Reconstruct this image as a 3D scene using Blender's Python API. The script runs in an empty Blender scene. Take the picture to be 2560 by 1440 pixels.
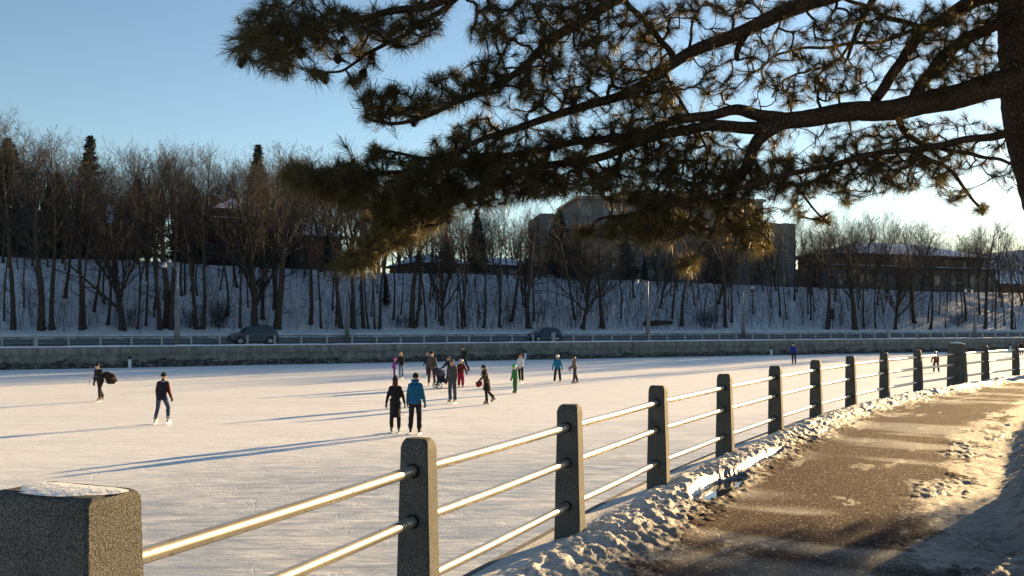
import bpy, math, random, time
import numpy as np
from mathutils import Vector, Matrix, Euler
T0 = time.time()
random.seed(7)
RNG = np.random.default_rng(7)
SC = bpy.context.scene
COL = SC.collection
rad = math.radians
SUN_AZ, SUN_EL = rad(40), rad(9.6)
ICE = -1.45
CAM = np.array([0.0, 0.0, 1.7])
F = 2400.0
PITCH = math.atan(90.0 / F)
_f = np.array([0, math.cos(PITCH), math.sin(PITCH)])
_u = np.array([0, -math.sin(PITCH), math.cos(PITCH)])

def ray(px, py):
    return np.array([(px - 1280) / F, 0, 0]) + _f - (py - 720) / F * _u

def W(px, py, d):
    return CAM + d * ray(px, py)

def G(px, py, z):
    r = ray(px, py)
    return CAM + r * ((z - CAM[2]) / r[2])

# ---------------------------------------------------------------- tagging
def tag(o, label=None, cat=None, group=None, kind=None):
    if label: o['label'] = label
    if cat: o['category'] = cat
    if group: o['group'] = group
    if kind: o['kind'] = kind
    return o

def empty(name, loc=(0, 0, 0), rz=0.0, label=None, cat=None, group=None):
    o = bpy.data.objects.new(name, None)
    COL.objects.link(o)
    o.location = loc
    o.rotation_euler = (0, 0, rz)
    o.empty_display_size = 0.3
    return tag(o, label, cat, group)

def link(name, me, mat=None, parent=None, smooth=False):
    if mat is not None:
        me.materials.clear()
        me.materials.append(mat)
    if smooth and len(me.polygons):
        me.polygons.foreach_set('use_smooth', [True] * len(me.polygons))
    o = bpy.data.objects.new(name, me)
    COL.objects.link(o)
    if parent: o.parent = parent
    return o

def copy_tree(o, parent=None):
    c = o.copy(); COL.objects.link(c); c.parent = parent
    for ch in o.children: copy_tree(ch, c)
    return c

def inst(name, src, parent=None, loc=None, rot=None):
    o = bpy.data.objects.new(name, src.data)
    COL.objects.link(o)
    if parent: o.parent = parent
    if loc is not None: o.location = loc
    if rot is not None: o.rotation_euler = rot
    return o

def fast_mesh(name, verts, quads=None, tris=None):
    verts = np.asarray(verts, dtype=np.float32).reshape(-1, 3)
    me = bpy.data.meshes.new(name)
    nq = 0 if quads is None else len(quads)
    nt = 0 if tris is None else len(tris)
    me.vertices.add(len(verts))
    me.vertices.foreach_set('co', verts.ravel())
    idx = []
    if nq: idx.append(np.asarray(quads, dtype=np.int32).ravel())
    if nt: idx.append(np.asarray(tris, dtype=np.int32).ravel())
    idx = np.concatenate(idx)
    me.loops.add(len(idx)); me.loops.foreach_set('vertex_index', idx)
    me.polygons.add(nq + nt)
    st = np.concatenate([np.arange(nq) * 4, nq * 4 + np.arange(nt) * 3]).astype(np.int32)
    me.polygons.foreach_set('loop_start', st)
    me.update(calc_edges=True)
    me.validate()
    return me

def uvec(v):
    v = np.asarray(v, float)
    return v / (np.linalg.norm(v) + 1e-12)

class MB:
    def __init__(s): s.v = []; s.f = []; s.n = 0
    def add(s, verts, faces):
        for f in faces: s.f.append(tuple(i + s.n for i in f))
        s.v.extend([tuple(map(float, p)) for p in verts]); s.n += len(verts)
        return s
    def box(s, c, size, rz=0.0, taper=1.0):
        cx, cy, cz = c; x, y, z = [a / 2 for a in size]
        ca, sa = math.cos(rz), math.sin(rz)
        P = []
        for k in (-1, 1):
            t = taper if k > 0 else 1.0
            for (i, j) in ((-1, -1), (1, -1), (1, 1), (-1, 1)):
                a, b = i * x * t, j * y * t
                P.append((cx + a * ca - b * sa, cy + a * sa + b * ca, cz + k * z))
        return s.add(P, [(3, 2, 1, 0), (4, 5, 6, 7), (0, 1, 5, 4), (1, 2, 6, 5), (2, 3, 7, 6), (3, 0, 4, 7)])
    def tube(s, pts, rads, n=8, caps=True, sx=1.0, sy=1.0, up=None):
        pts = [np.asarray(p, float) for p in pts]
        if np.isscalar(rads): rads = [rads] * len(pts)
        t = uvec(pts[1] - pts[0])
        ref = np.array([1.0, 0, 0]) if up is None else np.asarray(up, float)
        if abs(np.dot(ref, t)) > 0.9: ref = np.array([0, 1.0, 0])
        u = uvec(ref - t * np.dot(ref, t))
        V = []
        for i, p in enumerate(pts):
            a = pts[max(i - 1, 0)]; b = pts[min(i + 1, len(pts) - 1)]
            t = uvec(b - a)
            u = uvec(u - t * np.dot(u, t)); w = np.cross(t, u)
            for k in range(n):
                an = 2 * math.pi * k / n
                V.append(p + rads[i] * (u * math.cos(an) * sx + w * math.sin(an) * sy))
        Fc = []
        for i in range(len(pts) - 1):
            for k in range(n):
                a = i * n + k; b = i * n + (k + 1) % n
                Fc.append((a, b, b + n, a + n))
        if caps:
            Fc.append(tuple(reversed(range(n))))
            Fc.append(tuple(range((len(pts) - 1) * n, len(pts) * n)))
        return s.add(V, Fc)
    def capsule(s, p0, r0, p1, r1, n=12, sx=1.0, sy=1.0):
        p0 = np.asarray(p0, float); p1 = np.asarray(p1, float)
        d = p1 - p0; L = np.linalg.norm(d)
        t = d / L if L > 1e-6 else np.array([0, 0, 1.0])
        P = []; R = []
        for a in (88, 60, 30, 0):
            P.append(p0 - t * r0 * math.sin(rad(a))); R.append(max(r0 * math.cos(rad(a)), 1e-4))
        for a in (0, 30, 60, 88):
            P.append(p1 + t * r1 * math.sin(rad(a))); R.append(max(r1 * math.cos(rad(a)), 1e-4))
        if L < 1e-6: P[4] = P[3] + t * 1e-5
        return s.tube(P, R, n, True, sx, sy)
    def ellipsoid(s, c, r, seg=12, rings=8):
        V = []; Fc = []
        for i in range(rings + 1):
            a = math.pi * i / rings
            for k in range(seg):
                b = 2 * math.pi * k / seg
                q = max(math.sin(a), 1e-3)
                V.append((c[0] + r[0] * q * math.cos(b), c[1] + r[1] * q * math.sin(b), c[2] - r[2] * math.cos(a)))
        for i in range(rings):
            for k in range(seg):
                a = i * seg + k; b = i * seg + (k + 1) % seg
                Fc.append((a, b, b + seg, a + seg))
        Fc.append(tuple(reversed(range(seg)))); Fc.append(tuple(range(rings * seg, (rings + 1) * seg)))
        return s.add(V, Fc)
    def build(s, name, mat=None, parent=None, smooth=False):
        me = bpy.data.meshes.new(name); me.from_pydata(s.v, [], s.f); me.update()
        return link(name, me, mat, parent, smooth)

def remeshed(mb, voxel, smooth_it=2, name='m'):
    me = bpy.data.meshes.new(name); me.from_pydata(mb.v, [], mb.f); me.update()
    o = bpy.data.objects.new('tmp_shape', me); COL.objects.link(o)
    m = o.modifiers.new('r', 'REMESH'); m.mode = 'VOXEL'; m.voxel_size = voxel; m.use_smooth_shade = True
    if smooth_it:
        q = o.modifiers.new('s', 'SMOOTH'); q.iterations = smooth_it; q.factor = 0.5
    dg = bpy.context.evaluated_depsgraph_get()
    out = bpy.data.meshes.new_from_object(o.evaluated_get(dg))
    bpy.data.objects.remove(o); bpy.data.meshes.remove(me)
    return out

# ---------------------------------------------------------------- noise
def _h(ix, iy, seed):
    n = (ix.astype(np.int64) * 374761393 + iy.astype(np.int64) * 668265263 + seed * 974711) & 0x7fffffff
    n = ((n ^ (n >> 13)) * 1274126177) & 0x7fffffff
    n = ((n ^ (n >> 16)) * 1911520717) & 0x7fffffff
    return ((n ^ (n >> 15)) & 0xffffff) / float(0xffffff)

def vnoise(x, y, seed=0):
    ix = np.floor(x); iy = np.floor(y); fx = x - ix; fy = y - iy
    fx = fx * fx * (3 - 2 * fx); fy = fy * fy * (3 - 2 * fy)
    a = _h(ix, iy, seed); b = _h(ix + 1, iy, seed); c = _h(ix, iy + 1, seed); d = _h(ix + 1, iy + 1, seed)
    return (a * (1 - fx) + b * fx) * (1 - fy) + (c * (1 - fx) + d * fx) * fy

def fbm(x, y, seed=0, oct=4, gain=0.5):
    s = 0; a = 1; t = 0
    for k in range(oct):
        s = s + a * vnoise(x * 2 ** k + 13.1 * k, y * 2 ** k + 7.7 * k, seed + k); t += a; a *= gain
    return s / t

def domes(x, y, cell, seed, dens=0.7):
    """rounded lumps: height 0..1 of the tallest dome over each point"""
    x = x / cell; y = y / cell
    ix = np.floor(x); iy = np.floor(y); out = np.zeros_like(x)
    for dx in (-1, 0, 1):
        for dy in (-1, 0, 1):
            cx = ix + dx; cy = iy + dy
            jx = cx + _h(cx, cy, seed); jy = cy + _h(cx, cy, seed + 1)
            r = 0.25 + 0.55 * _h(cx, cy, seed + 2)
            on = _h(cx, cy, seed + 3) < dens
            e = 1 + 0.6 * (_h(cx, cy, seed + 4) - 0.5)
            q = 1 - (((x - jx) * e) ** 2 + ((y - jy) / e) ** 2) / r ** 2
            out = np.maximum(out, np.where(on, r * np.sqrt(np.clip(q, 0, 1)), 0))
    return out

def sstep(a, b, x):
    t = np.clip((x - a) / (b - a), 0, 1)
    return t * t * (3 - 2 * t)

# ---------------------------------------------------------------- materials
class NT:
    def __init__(s, name):
        s.m = bpy.data.materials.new(name); s.m.use_nodes = True
        s.t = s.m.node_tree; s.b = s.t.nodes['Principled BSDF']; s.out = s.t.nodes['Material Output']
    def n(s, typ, **kw):
        q = s.t.nodes.new(typ)
        for k, v in kw.items():
            if k in q.inputs: q.inputs[k].default_value = v
            else: setattr(q, k, v)
        return q
    def l(s, a, b): s.t.links.new(a, b)
    def pos(s, scale=(1, 1, 1), rot=(0, 0, 0), uv=False, obj=False):
        if uv: c = s.n('ShaderNodeTexCoord').outputs['UV']
        elif obj: c = s.n('ShaderNodeTexCoord').outputs['Object']
        else: c = s.n('ShaderNodeNewGeometry').outputs['Position']
        m = s.n('ShaderNodeMapping'); m.inputs['Scale'].default_value = scale; m.inputs['Rotation'].default_value = rot
        s.l(c, m.inputs['Vector']); return m.outputs[0]
    def noise(s, vec, scale, detail=3, rough=0.5, dist=0.0):
        q = s.n('ShaderNodeTexNoise'); q.inputs['Scale'].default_value = scale; q.inputs['Detail'].default_value = detail
        q.inputs['Roughness'].default_value = rough; q.inputs['Distortion'].default_value = dist
        s.l(vec, q.inputs['Vector']); return q.outputs['Fac']
    def voro(s, vec, scale, feature='F1', out='Distance', rnd=1.0):
        q = s.n('ShaderNodeTexVoronoi'); q.feature = feature; q.inputs['Scale'].default_value = scale
        q.inputs['Randomness'].default_value = rnd
        s.l(vec, q.inputs['Vector']); return q.outputs[out]
    def ramp(s, fac, stops, interp='LINEAR'):
        q = s.n('ShaderNodeValToRGB'); q.color_ramp.interpolation = interp
        e = q.color_ramp.elements
        while len(e) < len(stops): e.new(0.5)
        for i, (p, c) in enumerate(stops):
            e[i].position = p
            e[i].color = (c, c, c, 1) if np.isscalar(c) else (*c, 1)
        s.l(fac, q.inputs[0]); return q.outputs[0]
    def math(s, op, a, b=None, c=None, clamp=False):
        q = s.n('ShaderNodeMath'); q.operation = op; q.use_clamp = clamp
        for i, v in enumerate((a, b, c)):
            if v is None: continue
            if isinstance(v, (int, float)): q.inputs[i].default_value = v
            else: s.l(v, q.inputs[i])
        return q.outputs[0]
    def mix(s, fac, a, b, mode='MIX'):
        q = s.n('ShaderNodeMix'); q.data_type = 'RGBA'; q.blend_type = mode
        for i, v in ((0, fac), (6, a), (7, b)):
            if isinstance(v, (int, float)): q.inputs[i].default_value = v if i == 0 else (v, v, v, 1)
            elif isinstance(v, tuple): q.inputs[i].default_value = (*v, 1)
            else: s.l(v, q.inputs[i])
        return q.outputs[2]
    def bump(s, h, strength, dist=0.01, normal=None):
        q = s.n('ShaderNodeBump'); q.inputs['Strength'].default_value = strength; q.inputs['Distance'].default_value = dist
        s.l(h, q.inputs['Height'])
        if normal is not None: s.l(normal, q.inputs['Normal'])
        s.l(q.outputs[0], s.b.inputs['Normal']); return q.outputs[0]
    def col(s, c):
        if isinstance(c, tuple): s.b.inputs['Base Color'].default_value = (*c, 1)
        else: s.l(c, s.b.inputs['Base Color'])
    def rough(s, r):
        if isinstance(r, (int, float)): s.b.inputs['Roughness'].default_value = r
        else: s.l(r, s.b.inputs['Roughness'])
    def spec(s, r):
        if isinstance(r, (int, float)): s.b.inputs['Specular IOR Level'].default_value = r
        else: s.l(r, s.b.inputs['Specular IOR Level'])

def simple(name, c, rough=0.7, var=0.15, scale=8.0, metal=0.0, spec=0.3, bump=0.0):
    m = NT(name)
    v = m.pos(obj=True)
    nz = m.noise(v, scale, 4, 0.6)
    lo = tuple(x * (1 - var) for x in c); hi = tuple(min(x * (1 + var), 1) for x in c)
    m.col(m.ramp(nz, [(0.3, lo), (0.7, hi)]))
    m.rough(rough); m.spec(spec); m.b.inputs['Metallic'].default_value = metal
    if bump: m.bump(m.noise(v, scale * 3, 3), bump, 0.01)
    return m.m

def mat_snow(name, tint=(0.80, 0.82, 0.86), dirt=0.0):
    m = NT(name); v = m.pos()
    nz = m.noise(v, 1.3, 5, 0.6); fine = m.noise(v, 60, 3, 0.7)
    c = m.ramp(nz, [(0.3, tuple(x * 0.93 for x in tint)), (0.7, tint)])
    if dirt:
        d = m.ramp(m.noise(v, 4.0, 5, 0.7), [(0.50, 0.0), (0.68, 1.0)])
        c = m.mix(m.math('MULTIPLY', d, dirt), c, (0.16, 0.13, 0.10))
    m.col(c); m.rough(0.65); m.spec(0.35)
    m.bump(m.math('ADD', m.math('MULTIPLY', fine, 0.25), m.noise(v, 14, 4, 0.6)), 0.5, 0.02)
    return m.m

def mat_concrete(name, a, b, scale=220, bump=0.9):
    """exposed aggregate: little stones in a darker matrix"""
    m = NT(name); v = m.pos(obj=True)
    q = m.n('ShaderNodeTexVoronoi'); q.inputs['Scale'].default_value = scale; m.l(v, q.inputs['Vector'])
    stone = m.math('SUBTRACT', 1.0, m.math('MULTIPLY', q.outputs['Distance'], 1.5), clamp=True)
    rnd = m.ramp(q.outputs['Color'], [(0.1, a), (0.55, tuple((x + y) / 2 for x, y in zip(a, b))), (0.95, b)])
    base = m.mix(m.math('POWER', stone, 0.8), tuple(x * 0.45 for x in a), rnd)
    big = m.ramp(m.noise(v, 6, 4, 0.6), [(0.3, 0.72), (0.7, 1.05)])
    m.col(m.mix(1.0, base, big, 'MULTIPLY')); m.rough(0.8); m.spec(0.3)
    m.bump(stone, bump, 0.004)
    return m.m

def mat_bark(name, a, b, sc=1.0, bump=0.8):
    m = NT(name); v = m.pos(obj=True, scale=(6 * sc, 6 * sc, 1.6 * sc))
    w = m.voro(v, 3.0, 'DISTANCE_TO_EDGE'); nz = m.noise(v, 4, 5, 0.65, 0.6)
    hgt = m.math('ADD', m.math('MULTIPLY', m.math('MINIMUM', w, 0.25), 2.5), m.math('MULTIPLY', nz, 0.6))
    m.col(m.ramp(hgt, [(0.25, tuple(x * 0.5 for x in a)), (0.6, a), (1.0, b)])); m.rough(0.9); m.spec(0.2)
    m.bump(hgt, bump, 0.02)
    return m.m

M = {}
def fabric(c, rough=0.85):
    k = ('fab',) + tuple(round(x, 3) for x in c)
    if k not in M: M[k] = simple('fabric', c, rough, 0.25, 14, 0, 0.25, 0.35)
    return M[k]
# ================================================================ people
def rotx(v, a):
    c, s = math.cos(a), math.sin(a)
    return np.array([v[0], v[1] * c - v[2] * s, v[1] * s + v[2] * c])

def limb_dir(fwd, side, sx):
    """unit direction of a hanging limb swung forward by fwd and out to the side sx by side (degrees)"""
    d = np.array([0, 0, -1.0])
    a = rad(side)
    d = np.array([math.sin(a) * sx, 0, -math.cos(a)])
    return rotx(d, rad(fwd))

M['skin'] = simple('skin', (0.50, 0.30, 0.21), 0.55, 0.08, 10, 0, 0.35)
M['steel'] = simple('blade_steel', (0.62, 0.62, 0.64), 0.25, 0.05, 10, 1.0, 0.5)
M['eye'] = simple('eye_dark', (0.03, 0.025, 0.02), 0.2, 0.0, 10, 0, 0.5)

def make_hand():
    b = MB()
    b.capsule((0, 0, -0.01), 0.030, (0, 0.004, -0.075), 0.034, 12, 1.0, 0.5)
    for i, (x, L) in enumerate(((-0.030, 0.058), (-0.010, 0.070), (0.010, 0.074), (0.030, 0.066))):
        p = np.array([x * 0.9, 0.004, -0.085]); d = uvec((x * 1.2, 0.018, -0.09)); q = p + d * L * 0.5
        b.capsule(p, 0.0105, q, 0.0100, 8)
        b.capsule(q, 0.0100, q + uvec((x * 0.4, 0.05, -0.06)) * L * 0.5, 0.0085, 8)
    p = np.array([0.024, 0.006, -0.025]); q = p + np.array([0.030, 0.014, -0.028])
    b.capsule(p, 0.013, q, 0.012, 8); b.capsule(q, 0.012, q + np.array([0.006, 0.014, -0.026]), 0.0095, 8)
    return remeshed(b, 0.006, 1, 'hand')
HAND = make_hand()
HAND_M = {}
def hand_mesh(mat):
    if mat.name not in HAND_M:
        me = HAND.copy(); me.materials.clear(); me.materials.append(mat); HAND_M[mat.name] = me
    return HAND_M[mat.name]

def make_boot():
    b = MB()
    b.capsule((0, 0, 0.13), 0.052, (0, 0.0, 0.03), 0.048, 12, 1.0, 1.1)
    b.capsule((0, -0.03, 0.0), 0.040, (0, 0.10, -0.01), 0.042, 12)
    b.capsule((0, 0.10, -0.012), 0.042, (0, 0.165, -0.016), 0.032, 12)
    b.box((0, -0.02, -0.045), (0.06, 0.11, 0.03)); b.box((0, 0.13, -0.045), (0.07, 0.10, 0.016))
    return remeshed(b, 0.014, 1, 'boot')
BOOT = make_boot(); BOOT_M = {}
def blade_mesh():
    b = MB()
    prof = [(-0.12, -0.100), (0.20, -0.100), (0.225, -0.088), (0.22, -0.078), (0.15, -0.080), (-0.11, -0.080), (-0.125, -0.085)]
    n = len(prof)
    V = [(-0.004, y, z) for y, z in prof] + [(0.004, y, z) for y, z in prof]
    b.add(V, [tuple(range(n)), tuple(range(2 * n - 1, n - 1, -1))] + [(i, i + n, (i + 1) % n + n, (i + 1) % n) for i in range(n)])
    b.box((0, -0.06, -0.068), (0.02, 0.06, 0.03)); b.box((0, 0.13, -0.068), (0.02, 0.06, 0.03))
    me = bpy.data.meshes.new('blade'); me.from_pydata(b.v, [], b.f); me.materials.append(M['steel']); return me
BLADE = blade_mesh()

def align(d, fw=(0, 1, 0)):
    """rotation taking -Z to d, +Y as near fw as may be"""
    z = -uvec(d); y = np.asarray(fw, float); y = y - z * np.dot(y, z)
    if np.linalg.norm(y) < 1e-3: y = np.array([0, 0, 1.0]) - z * z[2]
    y = uvec(y); x = np.cross(y, z)
    return Matrix(((x[0], y[0], z[0]), (x[1], y[1], z[1]), (x[2], y[2], z[2]))).to_euler()

def person(px, py, hpx, heading, label, group='skaters on the frozen canal', jacket=(.05, .05, .06), trousers=(.03, .03, .035),
           lean=6, legs=((8, 4, 12), (-6, 4, 10)), arms=((5, 12, 15), (5, 12, 15)), hat=(.03, .03, .03), hair=None, gloves=(.02, .02, .02),
           boot=(.02, .02, .02), coat=0.0, hood=None, child=False, kind='hat', headturn=0, headdown=5, wide=1.0, collar=None, extra=None, H=None,
           scarf=None, z0=ICE, jhem=0.10, sleeves=None, face=True, slim=1.0, bulk=None):
    if bulk is None: bulk = 1.22 if child else 1.0
    base = G(px, py, z0)
    depth = base[1]
    if H is None: H = hpx * depth / F
    root = empty('person', base, -rad(heading), label, 'person', group)
    H = H + 0.0
    s = H / (1.80 if not child else 1.62)
    hk = 1.06 if not child else 1.25
    st = 1.0 if not child else 1.08
    L = rad(-lean)
    hip = np.array([0, 0, 0.0])
    torso = lambda p: rotx(np.array(p, float), L)
    neck = torso((0, 0, 0.52)); chest = torso((0, 0, 0.34)); belly = torso((0, 0, 0.14))
    hc = neck + rotx(np.array([0, 0.015, 0.155 * (1 if not child else 1.1)]), rad(-headdown) + L * 0.3)
    sh = {sx: torso((sx * 0.155 * (.5 + .5 * slim), 0, 0.435)) for sx in (-1, 1)}
    J = {}
    for i, sx in enumerate((-1, 1)):
        f, sd, kb = legs[i]
        hp = np.array([sx * 0.095, 0, -0.02]); d1 = limb_dir(f, sd, sx); kn = hp + d1 * 0.43
        d2 = limb_dir(f - kb, sd * 0.6, sx); an = kn + d2 * 0.40
        J[i] = (hp, kn, an, d2)
        a, ab, eb = arms[i]
        d1 = limb_dir(a - lean * 0.0, ab, sx); el = sh[sx] + d1 * 0.28
        d2 = limb_dir(a + eb, ab * 0.6, sx); wr = el + d2 * 0.25
        J[2 + i] = (sh[sx], el, wr, d2)
    low = min(J[0][2][2], J[1][2][2]) - 0.175
    off = np.array([0, 0, -low])
    V = lambda p: (np.asarray(p) + off) * s
    # body: one continuous figure under the clothes
    b = MB()
    cap = lambda p, r, q, t, sx=1.0, sy=1.0, n=12, bb=None: (bb or b).capsule(V(p), r * s, V(q), t * s, n, sx, sy)
    cap(belly, 0.13, chest, 0.14, 1.15, 0.8); cap((0, 0, -.02), 0.13, belly, 0.125, 1.15, 0.85)
    cap(chest, 0.12, neck - (neck - chest) * 0.25, 0.09, 1.4, 0.8); cap(neck - (0, 0, .04), 0.055, hc - (0, 0, .05), 0.052)
    for i in (0, 1):
        hp, kn, an, d = J[i]; cap(hp, 0.082, kn, 0.055); cap(kn, 0.054, an, 0.036)
        fd = uvec((0, 1, -0.1 if abs(d[1]) < .3 else -0.5)); cap(an, 0.036, an + fd * 0.13, 0.03)
        a0, el, wr, d = J[2 + i]; cap(a0, 0.05, el, 0.042); cap(el, 0.04, wr, 0.028); cap(wr, 0.028, wr + d * 0.07, 0.022, 1, .6)
    hr = 0.1 * hk
    b.ellipsoid(V(hc), (0.078 * hk * s, 0.095 * hk * s, 0.118 * hk * s), 14, 10)
    b.ellipsoid(V(hc + (0, 0.04 * hk, -0.055 * hk)), (0.05 * hk * s, 0.055 * hk * s, 0.055 * hk * s))
    nose = hc + np.array([0, 0.098 * hk, -0.015]); cap(nose + (0, -.012, .025), 0.010 * hk, nose + (0, .008, -.008), 0.014 * hk)
    for sx in (-1, 1): cap(hc + np.array([sx * .08 * hk, -.005, .01]), .014, hc + np.array([sx * .084 * hk, -.012, -.025]), .011)
    cap(hc + np.array([-.02, .088 * hk, -.062 * hk]), .008, hc + np.array([.02, .088 * hk, -.062 * hk]), .008)
    link('body', remeshed(b, 0.017 * max(s, .6), 1, 'body'), M['skin'], root)
    if face:
        for sx in (-1, 1):
            e = MB(); e.ellipsoid(V(hc + np.array([sx * .031 * hk, .083 * hk, .012])), (.013 * s, .008 * s, .009 * s), 8, 6)
            e.build('eye', M['eye'], root, True)
    # trousers
    t = MB(); w = wide
    cap((0, 0, .10), 0.125, (0, 0, -.03), 0.135, 1.12, 0.92, bb=t)
    for i in (0, 1):
        hp, kn, an, d = J[i]
        cap(hp + (0, 0, -.02), 0.100 * (.3 + .7 * slim), kn, 0.075 * w * bulk, bb=t); cap(kn, 0.073 * w * bulk, an - d * 0.02, 0.064 * w * bulk, bb=t)
        for q in (.25, .55, .8):
            c = kn + (an - kn) * q; o2 = np.array([random.uniform(-.02, .02), random.uniform(-.02, .02), 0]); cap(c + o2, .066 * w, c + o2 + (0, 0, -.02), .066 * w, bb=t)
    link('trousers', remeshed(t, 0.02 * max(s, .6), 2, 'trousers'), fabric(trousers), root)
    # jacket or coat
    jm = fabric(jacket); sm = fabric(sleeves) if sleeves else jm
    j = MB()
    cap(belly, 0.150 * bulk, chest, 0.160 * bulk, 1.14 * slim, 0.88, bb=j); cap(torso((0, 0, -jhem + .06)), 0.160 * bulk, belly, 0.150 * bulk, 1.15 * slim, 0.92, bb=j)
    cap(chest, 0.14, neck - (neck - chest) * 0.22, 0.075, 1.22 * slim, 0.95, bb=j); cap(sh[-1], .078, neck - (0, 0, .06), .075, bb=j); cap(sh[1], .078, neck - (0, 0, .06), .075, bb=j); cap(neck - (0, 0, .05), 0.075, neck + (0, 0, .01), 0.072, bb=j)
    for q in range(5):
        a = random.uniform(0, 6.28); c = belly + (chest - belly) * random.uniform(-.6, 1) + np.array([math.cos(a) * .12, math.sin(a) * .08, 0])
        cap(c, .062, c + np.array([math.sin(a) * .1, 0, random.uniform(-.03, .03)]), .055, bb=j)
    if coat:
        mid = (J[0][1] + J[1][1]) / 2; end = hip + (mid - hip) * coat
        cap((0, 0, .05), 0.155, end * .5, 0.175, 1.12 * slim, 0.95, bb=j); cap(end * .5, .175, end, 0.200, 1.12 * slim, 1.0, bb=j)
    hem = V(end)[2] if coat else V(torso((0, 0, -jhem)))[2]
    j.v = [(x, y, max(z, hem + .012 * math.sin(x * 40))) for x, y, z in j.v]
    slv = j if sleeves is None else MB()
    for i in (0, 1):
        a0, el, wr, d = J[2 + i]
        ab_ = bulk * (.4 + .6 * slim); cap(a0, 0.076 * ab_, el, 0.062 * ab_, bb=slv); cap(el, 0.062 * ab_, wr - d * 0.01, 0.047 * ab_, bb=slv)
        cap(a0 + (el - a0) * .55, .073, a0 + (el - a0) * .7, .070, bb=slv)
    link('coat' if coat else 'jacket', remeshed(j, 0.02 * max(s, .6), 2, 'jacket'), jm, root)
    if sleeves:
        link('sleeves', remeshed(slv, 0.02 * max(s, .6), 2, 'sleeves'), sm, root)
    if hood is not None:
        q = MB(); c = neck + rotx(np.array([0, -.085, .03]), L)
        cap(c + (-.07, 0, 0), .055, c + (.07, 0, 0), .055, bb=q); cap(c + (-.09, .03, .02), .045, c + (-.07, .10, .0), .035, bb=q)
        cap(c + (.09, .03, .02), .045, c + (.07, .10, .0), .035, bb=q); cap(c + (0, -.01, -.05), .06, c + (0, 0, 0), .06, bb=q)
        link('hood', remeshed(q, 0.018 * max(s, .6), 2, 'hood'), fabric(hood), root)
    if scarf is not None:
        q = MB(); cap(neck + (-.03, .02, .0), .078, neck + (.03, .02, .03), .075, bb=q); cap(neck + (.04, .09, -.02), .035, neck + (.05, .13, -.2), .04, 1.2, .5, bb=q)
        link('scarf', remeshed(q, 0.016, 1, 'scarf'), fabric(scarf), root)
    # hair, hat, helmet
    if hair is not None:
        q = MB(); q.ellipsoid(V(hc + (0, -.02 * hk, .02 * hk)), (.088 * hk * s, .096 * hk * s, .112 * hk * s))
        if kind in ('long', 'longhat', 'longhelmet'):
            cap(hc + (0, -.07, -.02), .075, hc + (0, -.10, -.20), .055, 1.2, .7, bb=q); cap(hc + (.06, -.02, -.05), .035, hc + (.08, .02, -.20), .028, bb=q)
            cap(hc + (-.06, -.02, -.05), .035, hc + (-.08, .02, -.20), .028, bb=q)
        link('hair', remeshed(q, 0.015, 1, 'hair'), fabric(hair), root)
    if kind in ('hat', 'longhat', 'cap'):
        q = MB(); c = hc + np.array([0, -.008, .03]) * hk
        q.ellipsoid(V(c + (0, 0, .012 * hk)), (.094 * hk * s, .108 * hk * s, .100 * hk * s))
        q.tube([V(c + (0, 0, -.028)), V(c + (0, 0, .02))], [.100 * hk * s, .100 * hk * s], 16, True, .96, 1.08)
        if kind == 'longhat': cap(c + (0, -.03, .06), .085, c + (0, -.10, .12), .05, bb=q)
        cut = V(hc + (0, 0, .0))[2]
        if kind == 'cap': cap(c + (0, .09, -.01), .05, c + (0, .14, -.02), .04, 1.2, .25, bb=q)
        q.v = [(x, y, max(z, cut)) for x, y, z in q.v]
        link('hat', remeshed(q, 0.014, 1, 'hat'), fabric(hat), root)
    if kind in ('helmet', 'longhelmet'):
        q = MB(); c = hc + np.array([0, -.01, .035]) * hk; q.ellipsoid(V(c), (.112 * hk * s, .132 * hk * s, .112 * hk * s), 16, 12)
        cut = V(hc + (0, 0, .005))[2]; q.v = [(x, y, max(z, cut)) for x, y, z in q.v]
        mt = simple('helmet_shell', hat, 0.3, 0.05, 5, 0, 0.5)
        link('helmet', remeshed(q, 0.014, 1, 'helmet'), mt, root)
    if kind == 'hoodup':
        q = MB(); q.ellipsoid(V(hc + (0, -.02, .01)), (.11 * hk * s, .125 * hk * s, .14 * hk * s)); cap(hc + (0, -.03, -.08), .09, neck, .09, bb=q)
        link('hood', remeshed(q, 0.016, 1, 'hood'), fabric(hat), root)
        b2 = MB(); b2.ellipsoid(V(hc + (0, .07, -.01)), (.062 * hk * s, .055 * hk * s, .075 * hk * s)); 
    # hands in gloves, skates
    gm = hand_mesh(fabric(gloves))
    for i, sx in enumerate((-1, 1)):
        a0, el, wr, d = J[2 + i]
        o = bpy.data.objects.new('glove', gm); COL.objects.link(o); o.parent = root; o.location = V(wr - d * 0.005)
        o.rotation_euler = align(d, (-sx * 0.9, .45, 0)); k = s * (1.15 if not child else 1.2); o.scale = (k * 1.05, k * 1.25, k)
        hp, kn, an, d = J[i]
        bm = fabric(boot, .5)
        if bm.name not in BOOT_M:
            me = BOOT.copy(); me.materials.clear(); me.materials.append(bm); BOOT_M[bm.name] = me
        o = bpy.data.objects.new('skate', BOOT_M[bm.name]); COL.objects.link(o); o.parent = root; o.location = V(an + (0, .0, -.075))
        sw = max(-60, min(10, math.degrees(math.atan2(d[1], -d[2])))) if an[2] - 0.18 > low + .02 or d[1] < -.6 else 0
        o.rotation_euler = (rad(sw * .8), 0, rad(-6 * sx)); k = s * 1.0; o.scale = (k, k, k)
        bl = bpy.data.objects.new('blade', BLADE); COL.objects.link(bl); bl.parent = o
    return root, V, J

R_, B_ = (.30, .012, .018), (.012, .10, .24)
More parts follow.
